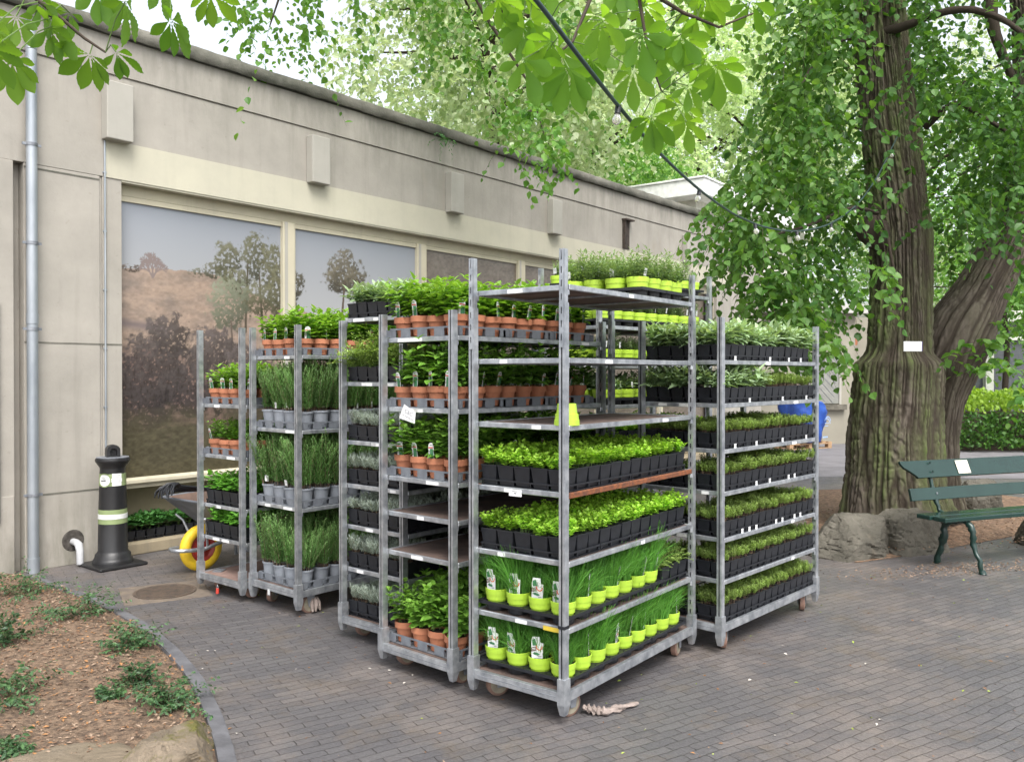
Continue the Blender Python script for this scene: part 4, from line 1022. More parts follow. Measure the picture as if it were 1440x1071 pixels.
# ---------------------------------------------------------------- bench
bg = mk('dark green bench paint', (.011,.036,.029), (.008,.029,.023), rough=.2, sc=5, bump=.0006, bsc=25)
bgi = mk('dark green cast iron', (.010,.035,.027), (.007,.025,.02), rough=.28, sc=9)
be = empty('park_bench', (3.43,6.73,0), math.radians(21)); tag(be, 'dark green park bench with cast iron legs and a brass plaque', 'bench')
LB = 2.1
b = MB(); b.box(-.01,LB,.0,.12,.405,.44); b.build('seat_plank', [bg], be, bevel=.006)
b = MB(); b.box(-.035,LB,.128,.262,.408,.443); b.build('seat_plank', [bg], be, bevel=.006)
def board(x0, prof, nm, scallop=False):
    b = MB(); (y0,z0),(y1,z1) = prof; dy, dz = y1-y0, z1-z0; L = math.hypot(dy,dz); ny, nz = dz/L, -dy/L; th = .026
    if scallop: ends = [(.10,0),(.085,.12),(.04,.35),(-.02,.6),(-.045,.82),(-.05,1)]
    else: ends = [(x0,0),(x0,1)]
    V = []
    for x, t in ends: V += [(x, y0+dy*t, z0+dz*t), (x, y0+dy*t+ny*th, z0+dz*t+nz*th)]
    for t in (0,1): V += [(LB, y0+dy*t, z0+dz*t), (LB, y0+dy*t+ny*th, z0+dz*t+nz*th)]
    n = len(ends); Fs = [tuple([2*i for i in range(n)]+[2*n+2,2*n]), tuple([2*i+1 for i in range(n)][::-1]+[2*n+1,2*n+3]), (0,2*n,2*n+1,1), (2*n-2,2*n-1,2*n+3,2*n+2), (2*n,2*n+2,2*n+3,2*n+1)]
    Fs += [(2*i,2*i+1,2*i+3,2*i+2) for i in range(n-1)]
    b.add(V, Fs); return b.build(nm, [bg], be, bevel=.004)
board(-.02, ((.318,.535),(.345,.635)), 'back_board'); tb = board(0, ((.365,.715),(.425,.855)), 'back_board', True)
for lx in (.26, 1.75):
    b = MB()
    r = random.Random(3)
    def gn(pts, rs, seed):
        rr = random.Random(seed); P = []; R = []
        for i in range(len(pts)-1):
            for t in (0,.33,.66):
                p = [pts[i][k]*(1-t)+pts[i+1][k]*t for k in range(3)]; P.append((lx+p[0]+rr.uniform(-.004,.004), p[1]+rr.uniform(-.006,.006), p[2])); R.append((rs[i]*(1-t)+rs[i+1]*t)*rr.uniform(.82,1.3))
        P.append((lx+pts[-1][0],pts[-1][1],pts[-1][2])); R.append(rs[-1]); b.tube(P, R, 10)
    gn([(0,.20,.395),(0,.05,.395),(0,.0,.36),(0,-.02,.30),(0,-.02,.22),(0,-.05,.16),(0,-.085,.10),(0,-.10,.03),(0,-.115,.0)], [.020,.022,.024,.022,.021,.020,.019,.020,.030], 4)
    gn([(0,.12,.385),(0,.20,.375),(0,.25,.34),(0,.255,.27),(0,.265,.21),(0,.28,.15),(0,.32,.07),(0,.335,.0)], [.020,.024,.024,.026,.030,.022,.021,.024], 6)
    gn([(0,.20,.39),(0,.30,.44),(0,.325,.50),(0,.37,.58),(0,.395,.68),(0,.425,.80)], [.018,.017,.017,.019,.018,.012], 8)
    b.box(lx-.022,lx+.022,.02,.24,.386,.4045)
    b.build('leg_frame', [bgi], be, smooth=60)
b = MB(); b.box(-.07,.07,-.0015,0,-.058,.058); pl = b.build('plaque', [mk('brass plaque', (.72,.68,.55), (.66,.62,.5), rough=.35)], be, loc=(.62,.395-.0042,.787+.001), rx=-.405)
b = MB(); b.box(-.008,.008,-.0025,-.0017,.038,.044); b.box(-.022,.022,-.0025,-.0017,.024,.029)
for i in range(3): b.box(-.05+.003*i,.045,-.0025,-.0017,.004-i*.016,.0065-i*.016)
b.build('engraved_lines', [inkg], pl)
for (y,z) in ((.372,.765),(.402,.835),(.329,.585)):
    b = MB(); b.lathe([(.001,-.006),(.008,-.005),(.010,0)], 10, c=(.26,y,z), axis='y'); b.build('bolt', [bg if z > .7 else galv], be)
# ---------------------------------------------------------------- rocks
rockm = concrete('grey rock', (.18,.165,.135), (.06,.056,.045), .02, .6, 22)
rockb = concrete('mossy flat rock', (.20,.16,.115), (.10,.085,.055), .012, .3, 9)
mossm = None
def rock(c, size, seed, label, mat=rockm, rz=0, flat=None, boxy=3.5):
    np.random.seed(seed); n, m = 110, 72
    th = np.linspace(0,2*np.pi,n,endpoint=False)[:,None]; ph = np.linspace(-np.pi/2,np.pi/2,m)[None]
    d = np.stack([np.cos(th)*np.cos(ph), np.sin(th)*np.cos(ph), np.sin(ph)+0*th], 2).reshape(-1,3)
    p = (np.abs(d)**boxy).sum(1)**(-1/boxy); V = d*p[:,None]
    for k in range(9):      # cleft planes
        nv = np.random.randn(3); nv[2] = abs(nv[2])*.6; nv /= np.linalg.norm(nv); off = np.random.uniform(.68,.95); s_ = V@nv-off
        V = V - np.maximum(s_,0)[:,None]*nv*.95
    f = (fbm(V[:,0]*3+seed, V[:,1]*3+V[:,2]*2, 5, seed)-.5)*.12 + (fbm(V[:,2]*9+seed, V[:,0]*9+V[:,1]*5, 5, seed)-.5)*.09 - .05*np.clip(.06-np.abs(fbm(V[:,0]*4+V[:,2]*3, V[:,1]*4-V[:,2]*2, 4, seed+3)-.5),0,1)/.06
    V = V*(1+f[:,None])*np.array(size)
    cc, ss = math.cos(rz), math.sin(rz); V = np.stack([V[:,0]*cc-V[:,1]*ss, V[:,0]*ss+V[:,1]*cc, V[:,2]], 1)
    b = NP(); b.add(V, [(i*m+j,((i+1)%n)*m+j,((i+1)%n)*m+j+1,i*m+j+1) for i in range(n) for j in range(m-1)])
    me = b.mesh('rock', [mat], True); me.set_sharp_from_angle(angle=.45)
    o = ob('rock', me, None, c); tag(o, label, 'rock'); return o
rock((3.02,7.55,.10), (.50,.30,.25), 11, 'largest grey rock edging the tree bed beside the right trolley', rz=.35, boxy=7)
rock((3.62,7.66,.10), (.34,.26,.26), 23, 'grey rock below the tree trunk left of the bench leg', rz=.2, boxy=6)
rock((2.35,8.3,.10), (.55,.35,.30), 5, 'greenish rock partly hidden behind the rightmost trolley', rz=.3)
rock((5.25,9.55,.15), (.24,.2,.26), 8, 'squarish rock standing behind the upper back board of the bench', rz=.1)
rock((6.1,9.2,.12), (.42,.25,.26), 31, 'pinkish rock behind the bench at the right edge', rz=.1)
rock((4.95,7.95,.10), (.24,.18,.20), 17, 'dark rock under the bench seat at the right edge')
def mossy():
    m, nt, b, out = base('mossy rock'); v = geo(nt)
    c = mixc(nt, ramp(nt, noise(nt, v, 6, 6), .35, .65), (.22,.175,.125), (.12,.095,.065))
    c = mixc(nt, ramp(nt, noise(nt, v, 5.5, 7, .7), .50, .60), c, (.10,.095,.02)); c = mixc(nt, ramp(nt, noise(nt, v, 17, 6, .7), .60, .68), c, (.16,.10,.02))
    nt.links.new(c, b.inputs['Base Color']); b.inputs['Roughness'].default_value = .95; bumpn(nt, b, noise(nt, v, 28, 8, .7), .012); return m
q = gp(250,1040,.08)
rock((q[0]-.02,q[1]-.10,-.03), (.26,.34,.15), 41, 'mossy flat rock at the kerb corner in the foreground', mossy(), .2, boxy=5)
q = gp(120,1060,.06)
rock((q[0],q[1]-.06,-.05), (.42,.34,.14), 47, 'broad flat bare rock in the foreground left of the mossy one', rockb, .35, boxy=5)
q = gp(48,862,.02); rock((q[0],q[1],-.01), (.22,.13,.035), 52, 'small flat slab lying in the planting bed by the wall', rockb, .3, boxy=6)
# ---------------------------------------------------------------- shrubs in the bed
T_sm = leafT(.5, 2, .2, .2, 'oval')
for i, (px, py, h, w, lab) in enumerate(((28,838,.26,.24,'bushy green shrub at the foot of the drainpipe'),(112,868,.24,.25,'green shrub beside the kerb near the waste pipe'),(10,905,.2,.2,'small shrub cut by the left picture edge, upper one'),
        (185,912,.17,.24,'low dark shrub in the middle of the planting bed'),(15,985,.24,.2,'dark shrub at the left picture edge in mid bed'),(192,965,.13,.22,'creeping shrub with orange leaves left of the kerb'),(236,993,.17,.17,'sparse arching shrub next to the mossy rock'),(15,1062,.10,.15,'tiny shrub in the lower left corner'),(150,985,.08,.1,'small sprig of shrub between the creeping ones'))):
    np.random.seed(60+i); g = gp(px, py, .03); b = NP(); k = 26 if h > .15 else 18
    st_ = np.stack([np.random.randn(k)*w*.12, np.random.randn(k)*w*.12, np.zeros(k)], 1); dr = np.random.randn(k,3)*[1,1,.2]+[0,0,.75]
    sprays(b, st_, dr, h*1.35, 20, .028, T_sm, .25, .004)
    st2 = st_+dr/np.linalg.norm(dr,axis=1,keepdims=True)*h*.5; sprays(b, st2, np.random.randn(k,3)*[1,1,.5]+[0,0,.4], h*.85, 14, .028, T_sm, .25, .003)
    o = ob('low_shrub', b.mesh('low_shrub', [L_shrub, stem_b]), None, (g[0],g[1],.03)); tag(o, lab, 'shrub', 'shrubs in the left planting bed')
np.random.seed(71); g = gp(1283,716,.1); b = NP(); sprays(b, np.random.randn(7,3)*[.04,.04,0], np.random.randn(7,3)*[.35,.35,.1]+[0,0,1], .3, 9, .055, T_mint, .1, .004)
o = ob('sapling', b.mesh('sapling', [L_bright, stem_g]), None, g); tag(o, 'small bright green seedling at the foot of the big tree', 'seedling')
# ---------------------------------------------------------------- big linden
def barkmat(name, moss):
    m, nt, b, out = base(name); v = tc(nt)
    c = mixc(nt, ramp(nt, noise(nt, mapped(nt, v, sc=(1,1,.22)), 9, 7, .65), .35, .68), (.155,.13,.105), (.085,.07,.055))
    a0 = nt.nodes.new('ShaderNodeAttribute'); a0.attribute_name = 'rnd'; c = mixc(nt, ramp(nt, a0.outputs['Fac'], .25, .9), (.055,.043,.033), c)
    mo = ramp(nt, noise(nt, mapped(nt, v, sc=(1,1,.35)), 2.6, 6, .7), .42, .62)
    at_ = nt.nodes.new('ShaderNodeAttribute'); at_.attribute_name = 'rnd'
    mu = nt.nodes.new('ShaderNodeMath'); mu.operation='MULTIPLY'; nt.links.new(mo, mu.inputs[0]); nt.links.new(at_.outputs['Fac'], mu.inputs[1])
    m3 = nt.nodes.new('ShaderNodeMath'); m3.operation='MULTIPLY'; m3.inputs[1].default_value = moss; nt.links.new(mu.outputs[0], m3.inputs[0])
    c = mixc(nt, m3.outputs[0], c, (.105,.145,.04))
    nt.links.new(c, b.inputs['Base Color']); b.inputs['Roughness'].default_value = .92; b.inputs['Specular IOR Level'].default_value = .2
    bumpn(nt, b, noise(nt, mapped(nt, v, sc=(1,1,.4)), 55, 8, .7), .008); return m
bark = barkmat('mossy furrowed bark', .95); bark2 = barkmat('plain bark', .15)
def trunk(path, radii, n=200, step=.02, depth=.035, k=24, seed=1, lump=.08):
    path = np.array(path, float); L = np.concatenate([[0], np.cumsum(np.linalg.norm(np.diff(path,axis=0),axis=1))]); m = int(L[-1]/step)
    s = np.linspace(0, L[-1], m); P = np.stack([np.interp(s, L, path[:,i]) for i in range(3)], 1); R = np.interp(s, L, radii)
    for _ in range(int(.12/step)*(1 if n > 400 else 3)+2):
        P[1:-1] = (P[:-2]+P[1:-1]*2+P[2:])/4; R[1:-1] = (R[:-2]+R[1:-1]*2+R[2:])/4
    T = np.gradient(P, axis=0); T /= np.linalg.norm(T,axis=1,keepdims=True)
    A = np.cross(T, np.array([[0,1.,0]])); A /= np.linalg.norm(A,axis=1,keepdims=True); B = np.cross(A, T)
    th = np.linspace(0, 2*np.pi, n, endpoint=False)
    TH_, SS = np.meshgrid(th, s)
    def per(fx, fy, sd):      # periodic in theta
        w = (TH_/(2*np.pi)); u = w*fx
        a = fbm(u, SS*fy, 3, sd); c = fbm(u-fx, SS*fy, 3, sd); return a*(1-w)+c*w
    warp = per(7, 1.3, seed+5)*2.0
    w = TH_/(2*np.pi); u = w*k + warp
    f1 = vnoise(u, SS*1.6, seed); f0 = vnoise(u-k, SS*1.6, seed); q = f1*(1-w)+f0*w
    ridge = np.clip(np.abs(q-.5)*4.2, 0, 1)**.7
    cross = np.clip(np.abs(per(40, 9, seed+9)-.5)*7, 0, 1)
    hgt = ridge*(.55+.45*cross)
    rr = R[:,None]*(1+lump*(per(3, .8, seed+2)-.5)*2) + depth*(hgt-.7) + .016*(per(110,24,seed+3)-.5)
    V = P[:,None,:] + A[:,None,:]*(rr*np.cos(TH_))[...,None] + B[:,None,:]*(rr*np.sin(TH_))[...,None]
    i, j = np.meshgrid(np.arange(m-1), np.arange(n), indexing='ij')
    Fq = np.stack([i*n+j, i*n+(j+1)%n, (i+1)*n+(j+1)%n, (i+1)*n+j], -1).reshape(-1,4)
    return V.reshape(-1,3), Fq, hgt.ravel()
tr = empty('linden_tree', at(1262,690,8.3)*[1,1,0]); tag(tr, 'large linden tree with mossy furrowed trunk and white sign, right of the trolleys', 'tree')
o3 = np.array(tr.location)
def pp(l, d=8.3): return [at(px,py,dd if dd else d)-o3 for px,py,dd in l]
m1 = lambda px: px*8.3/F
b = NP()
V, Fq, h = trunk(pp([(1260,722,0),(1258,700,0),(1258,660,0),(1258,600,0),(1262,540,0),(1264,510,0),(1264,498,0),(1266,460,0),(1268,400,0),(1266,330,0),(1258,250,0),(1246,150,0),(1233,0,0),(1222,-150,0),(1215,-350,0)]),
    [m1(x) for x in (80,71,66,63,59,59,44,42,41,41,39,37,34,31,25)], 480, .012, .036, 84, 1); b.add(V, Fq, 0, h)
ob('trunk', b.mesh('trunk', [bark], True), tr)
b = NP(); V, Fq, h = trunk(pp([(1318,722,8.55),(1314,680,8.5),(1312,620,8.5),(1318,560,8.5),(1330,510,8.5),(1348,468,8.5),(1375,420,8.6),(1405,365,8.7),(1432,310,8.8),(1450,220,8.9),(1452,100,9),(1440,-80,9),(1430,-300,9)]),
    [m1(x) for x in (40,34,33,36,46,46,38,34,32,30,28,24,18)], 300, .014, .022, 56, 7); b.add(V, Fq, 0, h)
l2 = ob('trunk', b.mesh('trunk', [bark2], True), tr)
l2['label'] = 'paler leaning stem forking to the right'
for k, (pts, r0, r1) in enumerate((([(1230,48,8.2),(1265,42,8.0),(1310,22,7.8),(1360,12,7.6),(1410,28,7.5),(1450,60,7.4)],7,2.5),([(1225,70,8.2),(1190,52,7.8),(1150,80,7.4),(1120,130,7.1)],4,1.5),([(1395,-40,8.9),(1390,20,8.8),(1400,60,8.8),(1425,120,8.8)],12,5),
        ([(1232,300,8.1),(1200,290,7.6),(1130,320,7.2),(1090,330,7)],3,1.2),([(1235,305,7.95),(1247,325,7.7),(1252,360,7.6),(1262,400,7.6)],3,1.5),([(1236,-60,8.3),(1150,-120,7.5),(1060,-130,7)],9,3),([(1240,-90,8.3),(1330,-200,7),(1420,-220,6)],9,3),([(1300,180,8.3),(1340,140,8),(1420,190,7.5)],5,2))):
    P_ = pp(pts); V, Fq, h = trunk(P_, np.linspace(m1(r0),m1(r1),len(P_)), 14, .04, .002, 5, 20+k); b = NP(); b.add(V, Fq, 0, h*0); ob('branch', b.mesh('branch', [bark2], True), tr)
# knot hole burl on the trunk
b = NP(); V,Fq,h = trunk([at(1218,312,8.15)-o3, at(1222,322,8.0)-o3, at(1234,336,8.0)-o3, at(1240,350,8.1)-o3], [.06,.14,.12,.03], 40, .02, .03, 9, 5, .4); b.add(V,Fq,0,h*0); ob('burl', b.mesh('burl',[bark2],True), tr)
np.random.seed(12)
def region(n, fn):
    out = []
    while len(out) < n:
        px, py, d = np.random.uniform(985,1530), np.random.uniform(-260,500), np.random.uniform(6.8,10.8)
        if np.random.rand() < fn(px, py, d): out.append(at(px,py,d))
    return np.array(out)
def dens(px, py, d):
    if py < -60: return .35 if px > 1050 else .05
    left = np.interp(py, [-60,60,120,200,300,380,440,500], [1080,1095,1090,1075,1030,1035,1090,1150])
    low = np.interp(px, [1000,1060,1120,1180,1210,1300,1340,1400,1440,1540], [320,410,430,400,330,320,400,380,330,330])
    if px < left or py > low: return 0
    on = np.interp(py,[0,260,500],[1180,1200,1215]) < px < np.interp(py,[0,260,500],[1290,1320,1325])
    if on and d < 8.1: return .24 if 110 < py < 300 else .03
    if d < 8.8 and py > 290 and abs(px-np.interp(py,[290,420,500],[1435,1375,1340])) < 55: return .05
    gap = vnoise(px/55., py/55., 3); 
    if 1310 < px < 1400 and 10 < py < 75: return .08
    return (.95 if gap > .44 else .08) * (1 if px > 1130 else .3)
def crown(n, fn, ls, L, nl, mats, name, parent, org, droop=.9, tpl=T_lin, tw=.004, hue=None):
    b = NP(); st_ = region(n, fn) if callable(fn) else fn
    dr = np.random.randn(len(st_),3)*[1,1,.35]; sprays(b, st_-org, dr, L, nl, ls, tpl, droop, tw)
    return ob(name, b.mesh(name, mats), parent)
crown(1950, dens, .068, .46, 12, [L_linden, twig], 'crown', tr, o3)
np.random.seed(13)
def skylit_edge(px, py, d):
    if py < -20 or not (1000 < px < 1180) or d > 8.5: return 0
    lo = np.interp(py, [0,100,200,300,400,450], [1110,1090,1070,1000,1050,1100])
    return .9 if lo < px < lo+75 else 0
crown(420, skylit_edge, .068, .46, 12, [L_linden2, twig], 'crown', tr, o3)  # lighter leaf colour paints the sky-lit left edge of the crown
def around(l, sp, k, d):
    return np.concatenate([np.stack([at(px+np.random.randn()*sp, py+np.random.randn()*sp*.7, d+np.random.randn()*.25) for _ in range(k)]) for px,py in l])
crown(0, around([(1370,485),(1400,505),(1425,470),(1440,520),(1360,520)], 16, 4, 7.9), .085, .35, 9, [L_linden2, twig], 'crown', tr, o3, .3)
crown(0, around([(1130,455),(1150,470),(1100,430),(1155,440),(1060,400),(1062,330),(1215,395),(1240,380)], 12, 4, 7.0), .08, .38, 9, [L_linden2, twig], 'crown', tr, o3, 1.0)
# sign on the trunk
sg = empty('tree_sign', at(1283,487,7.72), 0); tag(sg, 'small blank white sign nailed to the big linden trunk', 'sign')
b = MB(); b.box(-.088,.088,-.006,.0,-.045,.045); b.build('panel', [white], sg, rz=.12, bevel=.003)
b = MB(); b.box(-.004,.004,-.008,-.006,.032,.038); b.build('nail', [galv], sg, rz=.12)
b = MB(); b.box(.0885,.092,-.006,.03,-.045,.045); b.build('edge_trim', [mk('violet sign edge', (.12,.08,.3), rough=.5)], sg, rz=.12)
# ---------------------------------------------------------------- hedge
np.random.seed(21); hx0, hx1, hy = 9.0, 17.0, 17.2
k = 15000; X = np.random.uniform(hx0,hx1,k); Y = hy+np.random.uniform(0,1.2,k); Z = np.random.uniform(.08,1.16,k)
front = np.random.rand(k) < .6; Y[front] = hy+np.random.rand(front.sum())*.15+(fbm(X[front]*2,Z[front]*2,3,1)-.5)*.35
topm = Z > .78
b = NP(); P = np.stack([X,Y,Z],1)
d = np.random.randn(k,3)+[0,-.5,.2]; up = np.random.randn(k,3)+[0,0,1]
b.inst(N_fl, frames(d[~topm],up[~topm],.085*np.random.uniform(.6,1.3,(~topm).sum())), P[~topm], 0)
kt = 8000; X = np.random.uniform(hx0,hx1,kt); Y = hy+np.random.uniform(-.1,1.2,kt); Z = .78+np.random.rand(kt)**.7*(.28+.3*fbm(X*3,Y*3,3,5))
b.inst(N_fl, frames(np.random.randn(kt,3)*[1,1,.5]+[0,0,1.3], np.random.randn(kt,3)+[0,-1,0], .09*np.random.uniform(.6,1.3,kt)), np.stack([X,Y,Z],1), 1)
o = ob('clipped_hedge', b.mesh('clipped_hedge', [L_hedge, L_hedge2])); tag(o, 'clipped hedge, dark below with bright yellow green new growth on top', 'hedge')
b = MB(); b.box(hx0+.1,hx1-.1,hy+.35,hy+.9,0,.8); b.build('twigs', [twig], o)
# ---------------------------------------------------------------- buildings beyond
bei = concrete('beige render', (.31,.29,.235), (.27,.25,.205), .001, .1); beid = mk('grey board shutter', (.26,.26,.235), (.21,.21,.19), rough=.6)
eb = empty('beige_annex', (6.3,19.2,0), .12); tag(eb, 'beige rendered annex with shuttered window behind the right trolley', 'building')
b = MB(); b.box(-3.6,1.5,0,5,0,2.95); b.box(1.55,2.7,.45,5,0,2.9); b.box(-3.6,1.5,-.004,-.0005,0,.12); b.build('wall', [bei], eb)
b = MB(); b.box(-3.9,1.75,-.25,5,2.95,3.15); b.build('roof', [mk('pale eave', (.48,.47,.43), rough=.7)], eb)
b = MB(); b.box(.13,1.10,-.03,-.0005,.92,1.98); 
sh = b.build('shutter', [beid], eb)
b = MB()
for i in range(-7,9):
    x0 = .13+i*.16; pts = []
    for t in np.linspace(0,1,8):
        x, z = x0+1.0*t, 1.98-1.06*t
        if .15 < x < 1.08: pts.append((x,-.031,z))
    if len(pts) > 1: b.tube([pts[0],pts[-1]], .006, 4)
b.build('board_line', [galv_d], sh)
b = MB(); b.box(.08,.13,-.05,0,.9,2.0); b.box(1.10,1.15,-.05,0,.9,2.0); b.box(.13,1.10,-.05,0,1.98,2.02); b.build('frame', [brk], sh)
b = MB(); b.box(.03,1.25,-.12,-.0005,.78,.90); b.build('window_sill', [rockm], eb)
b = MB(); b.lathe([(.001,-.1),(.09,-.1),(.10,.1),(.001,.1)], 14, c=(1.62,.30,2.35)); b.box(1.6,1.64,.3,.45,2.3,2.4); b.build('wall_lamp', [terra], eb, smooth=40)
gb = empty('glazed_pavilion', (11.5,23,0), .05); tag(gb, 'pale glazed building behind the hedge at the right', 'building')
pal = mk('pale green white paint', (.66,.68,.58), rough=.6); dk = mk('dark window glass', (.10,.11,.12), rough=.15)
b = MB(); b.box(-1.5,9,0,6,0,.5); b.box(-1.5,9,-.1,6,3.0,3.3); b.box(-1.5,9,.5,6,.5,3.0)
b.build('wall', [pal], gb)
for i in range(7):
    x = -1.5+i*1.4; b = MB(); b.box(x,x+.22,-.02,.2,.5,3.0); b.box(x+.22,x+1.4,0,.1,2.5,2.6); w = b.build('window_frame', [pal], gb); b = MB(); b.box(x+.22,x+1.4,.12,.15,.5,3.0); b.build('glass', [dk], w)
wb_ = empty('white_roofed_building', (4.27,19.0,0), math.radians(53)); tag(wb_, 'bright building with white overhanging roof beyond the pavilion parapet', 'building')
whr = mk('white roof', (.85,.85,.84), rough=.5); crm = mk('cream wall', (.74,.72,.65), rough=.7)
b = MB(); b.box(.55,7,.45,6,0,5.6); b.build('wall', [crm], wb_)
b = MB(); b.box(0,8,0,7,5.6,5.95); b.box(-.03,8.03,-.03,7.03,5.952,6.0); b.build('roof', [whr], wb_, bevel=.01)
b = MB()
for i in range(22): b.box(.3+i*.35,.36+i*.35,.1,6.9,6.002,6.06)
b.build('roof_ribs', [whr], wb_)
b = MB(); b.box(1.1,1.9,.42,.449,4.4,5.4); b.build('window', [dk], wb_)
# ---------------------------------------------------------------- pallet and blue bag
wood = mk('pallet wood', (.42,.27,.15), (.30,.19,.11), rough=.85, sc=8)
q = gp(1128,633); q[2] = 0
pa = empty('pallet', (q[0]-.25,q[1]+.0,0), .45); tag(pa, 'wooden pallet under the blue bag by the annex wall', 'pallet')
b = MB()
for x in range(7): b.box(x*.18,x*.18+.10,0,.8,.122,.144)
b.build('deck_board', [wood], pa)
b = MB()
for y in (0,.35,.70):
    for x in (0,.53,1.08): b.box(x,x+.10,y,y+.10,.022,.10)
    b.box(0,1.18,y,y+.10,0,.0218); b.box(0,1.18,y,y+.10,.1002,.1218)
b.build('block', [wood], pa)
blue = mk('blue woven plastic', (.03,.10,.42), (.02,.06,.28), rough=.45, sc=5, bump=.004, bsc=14)
bgm = empty('garden_bag', (q[0]+.16,q[1]+.45,.145), .45); tag(bgm, 'slumped blue woven bag with pale printing standing on the pallet', 'bag')
n, m = 48, 24; t = np.linspace(0,2*np.pi,n,endpoint=False)[:,None]; z = np.linspace(0,1,m)[None]
sq = (np.abs(np.cos(t))**4+np.abs(np.sin(t))**4)**(-.25)
R = sq*(.34+.12*z)*(1+.10*(fbm(t*3, z*5, 4, 3)-.5)*2); zz = z*(.80-.20*np.cos(t-.3)+.06*np.sin(4*t)) + .05*(fbm(t*4,z*4,3,7)-.5)*z
V = np.stack([R*np.cos(t)*1.0, R*np.sin(t)*.85, zz+0*t], 2).reshape(-1,3)
b = NP(); b.add(V, [(i*m+j,((i+1)%n)*m+j,((i+1)%n)*m+j+1,i*m+j+1) for i in range(n) for j in range(m-1)])
b.add(np.array([V[i*m+m-3]*[.9,.9,.96] for i in range(n)]+[[0,0,.6]]), [(i,(i+1)%n,n,n) for i in range(n)][:0] or [(0,1,2,3)])
bag = ob('sack', b.mesh('sack', [blue], True), bgm)
bag.modifiers.new('s','SOLIDIFY').thickness = .01
pr = mk('pale blue print', (.30,.45,.75), rough=.5)
b = MB()
def arcp(cx, cz, R, a0, a1, w):
    for i in range(10):
        a, c = a0+(a1-a0)*i/10, a0+(a1-a0)*(i+1)/10
        b.add([(cx+R*math.cos(a),0,cz+R*math.sin(a)),(cx+R*math.cos(c),0,cz+R*math.sin(c)),(cx+(R-w)*math.cos(c),0,cz+(R-w)*math.sin(c)),(cx+(R-w)*math.cos(a),0,cz+(R-w)*math.sin(a))],[(0,1,2,3)])
arcp(.1,.42,.13,.2,2.9,.018); arcp(.06,.36,.15,.2,2.2,.018); b.add([(-.02,0,.40),(.15,0,.40),(.15,0,.412),(-.02,0,.412)],[(0,1,2,3)]); b.add([(-.02,0,.34),(.12,0,.34),(.12,0,.352),(-.02,0,.352)],[(0,1,2,3)])
b.add([(-.1,0,.10),(.1,0,.10),(.1,0,.13),(-.1,0,.13)],[(0,1,2,3)])
pb = b.build('printed_mark', [pr], bgm, loc=(.26,-.385,.0), rz=.25)
# ---------------------------------------------------------------- string lights
cable = mk('dark green cable', (.03,.06,.055), rough=.5); cable_t = cable
path = [at(*p) for p in ((690,-70,1.8),(755,2,1.95),(810,76,2.15),(870,152,2.6),(925,215,3.2),(980,266,3.9),(1030,302,4.9),(1075,321,5.4),(1120,327,5.9),(1165,318,6.4),(1205,290,6.8),(1233,250,7.2),(1250,215,7.5),(1262,190,7.8))]
P = np.array(path); t0 = np.arange(len(P)); t = np.linspace(0,len(P)-1,120); CP = np.stack([np.interp(t,t0,P[:,i]) for i in range(3)],1)
for _ in range(14): CP[1:-1] = (CP[:-2]+2*CP[1:-1]+CP[2:])/4
sl = empty('string_lights', CP[60]); tag(sl, 'unlit string of clear bulbs on dark cable hung across to the big tree', 'string lights')
o3b = np.array(sl.location)
b = MB(); b.tube([p-o3b for p in CP], .006, 8); b.build('cable', [cable], sl, smooth=60)
glass = bpy.data.materials.new('clear bulb glass'); glass.use_nodes = True; gb_ = glass.node_tree.nodes['Principled BSDF']; gb_.inputs['Base Color'].default_value = (.9,.88,.8,1); gb_.inputs['Roughness'].default_value = .08; gb_.inputs['Transmission Weight'].default_value = .75; gb_.inputs['IOR'].default_value = 1.3
b = MB(); b.lathe([(.005,.006),(.014,.004),(.016,-.008),(.0155,-.034),(.018,-.040),(.001,-.041)], 14); SOCK = b.mesh('socket', [blackp], 40)
b = MB(); b.lathe([(.012,-.041),(.014,-.048),(.021,-.060),(.0235,-.072),(.021,-.085),(.012,-.094),(.001,-.097)], 16); BULB = b.mesh('bulb', [glass], 60)
b = MB(); b.tube([(-.006,0,-.045),(-.005,0,-.075),(0,0,-.082),(.005,0,-.075),(.006,0,-.045)], .001, 5); FIL = b.mesh('filament', [mk('filament', (.6,.4,.2), rough=.4)])
for px in (872,981,1062,1121,1168,1203,1234,1251):
    prj = CP[:,0]/CP[:,1]*F+720; i = int(np.argmin(np.abs(prj-px))); p = CP[i]-o3b
    s_ = ob('socket', SOCK, sl, p, ry=rnd.uniform(-.25,.25), rx=rnd.uniform(-.2,.2), sc=.6 if px < 1000 else .7); g_2 = ob('bulb', BULB, s_); 
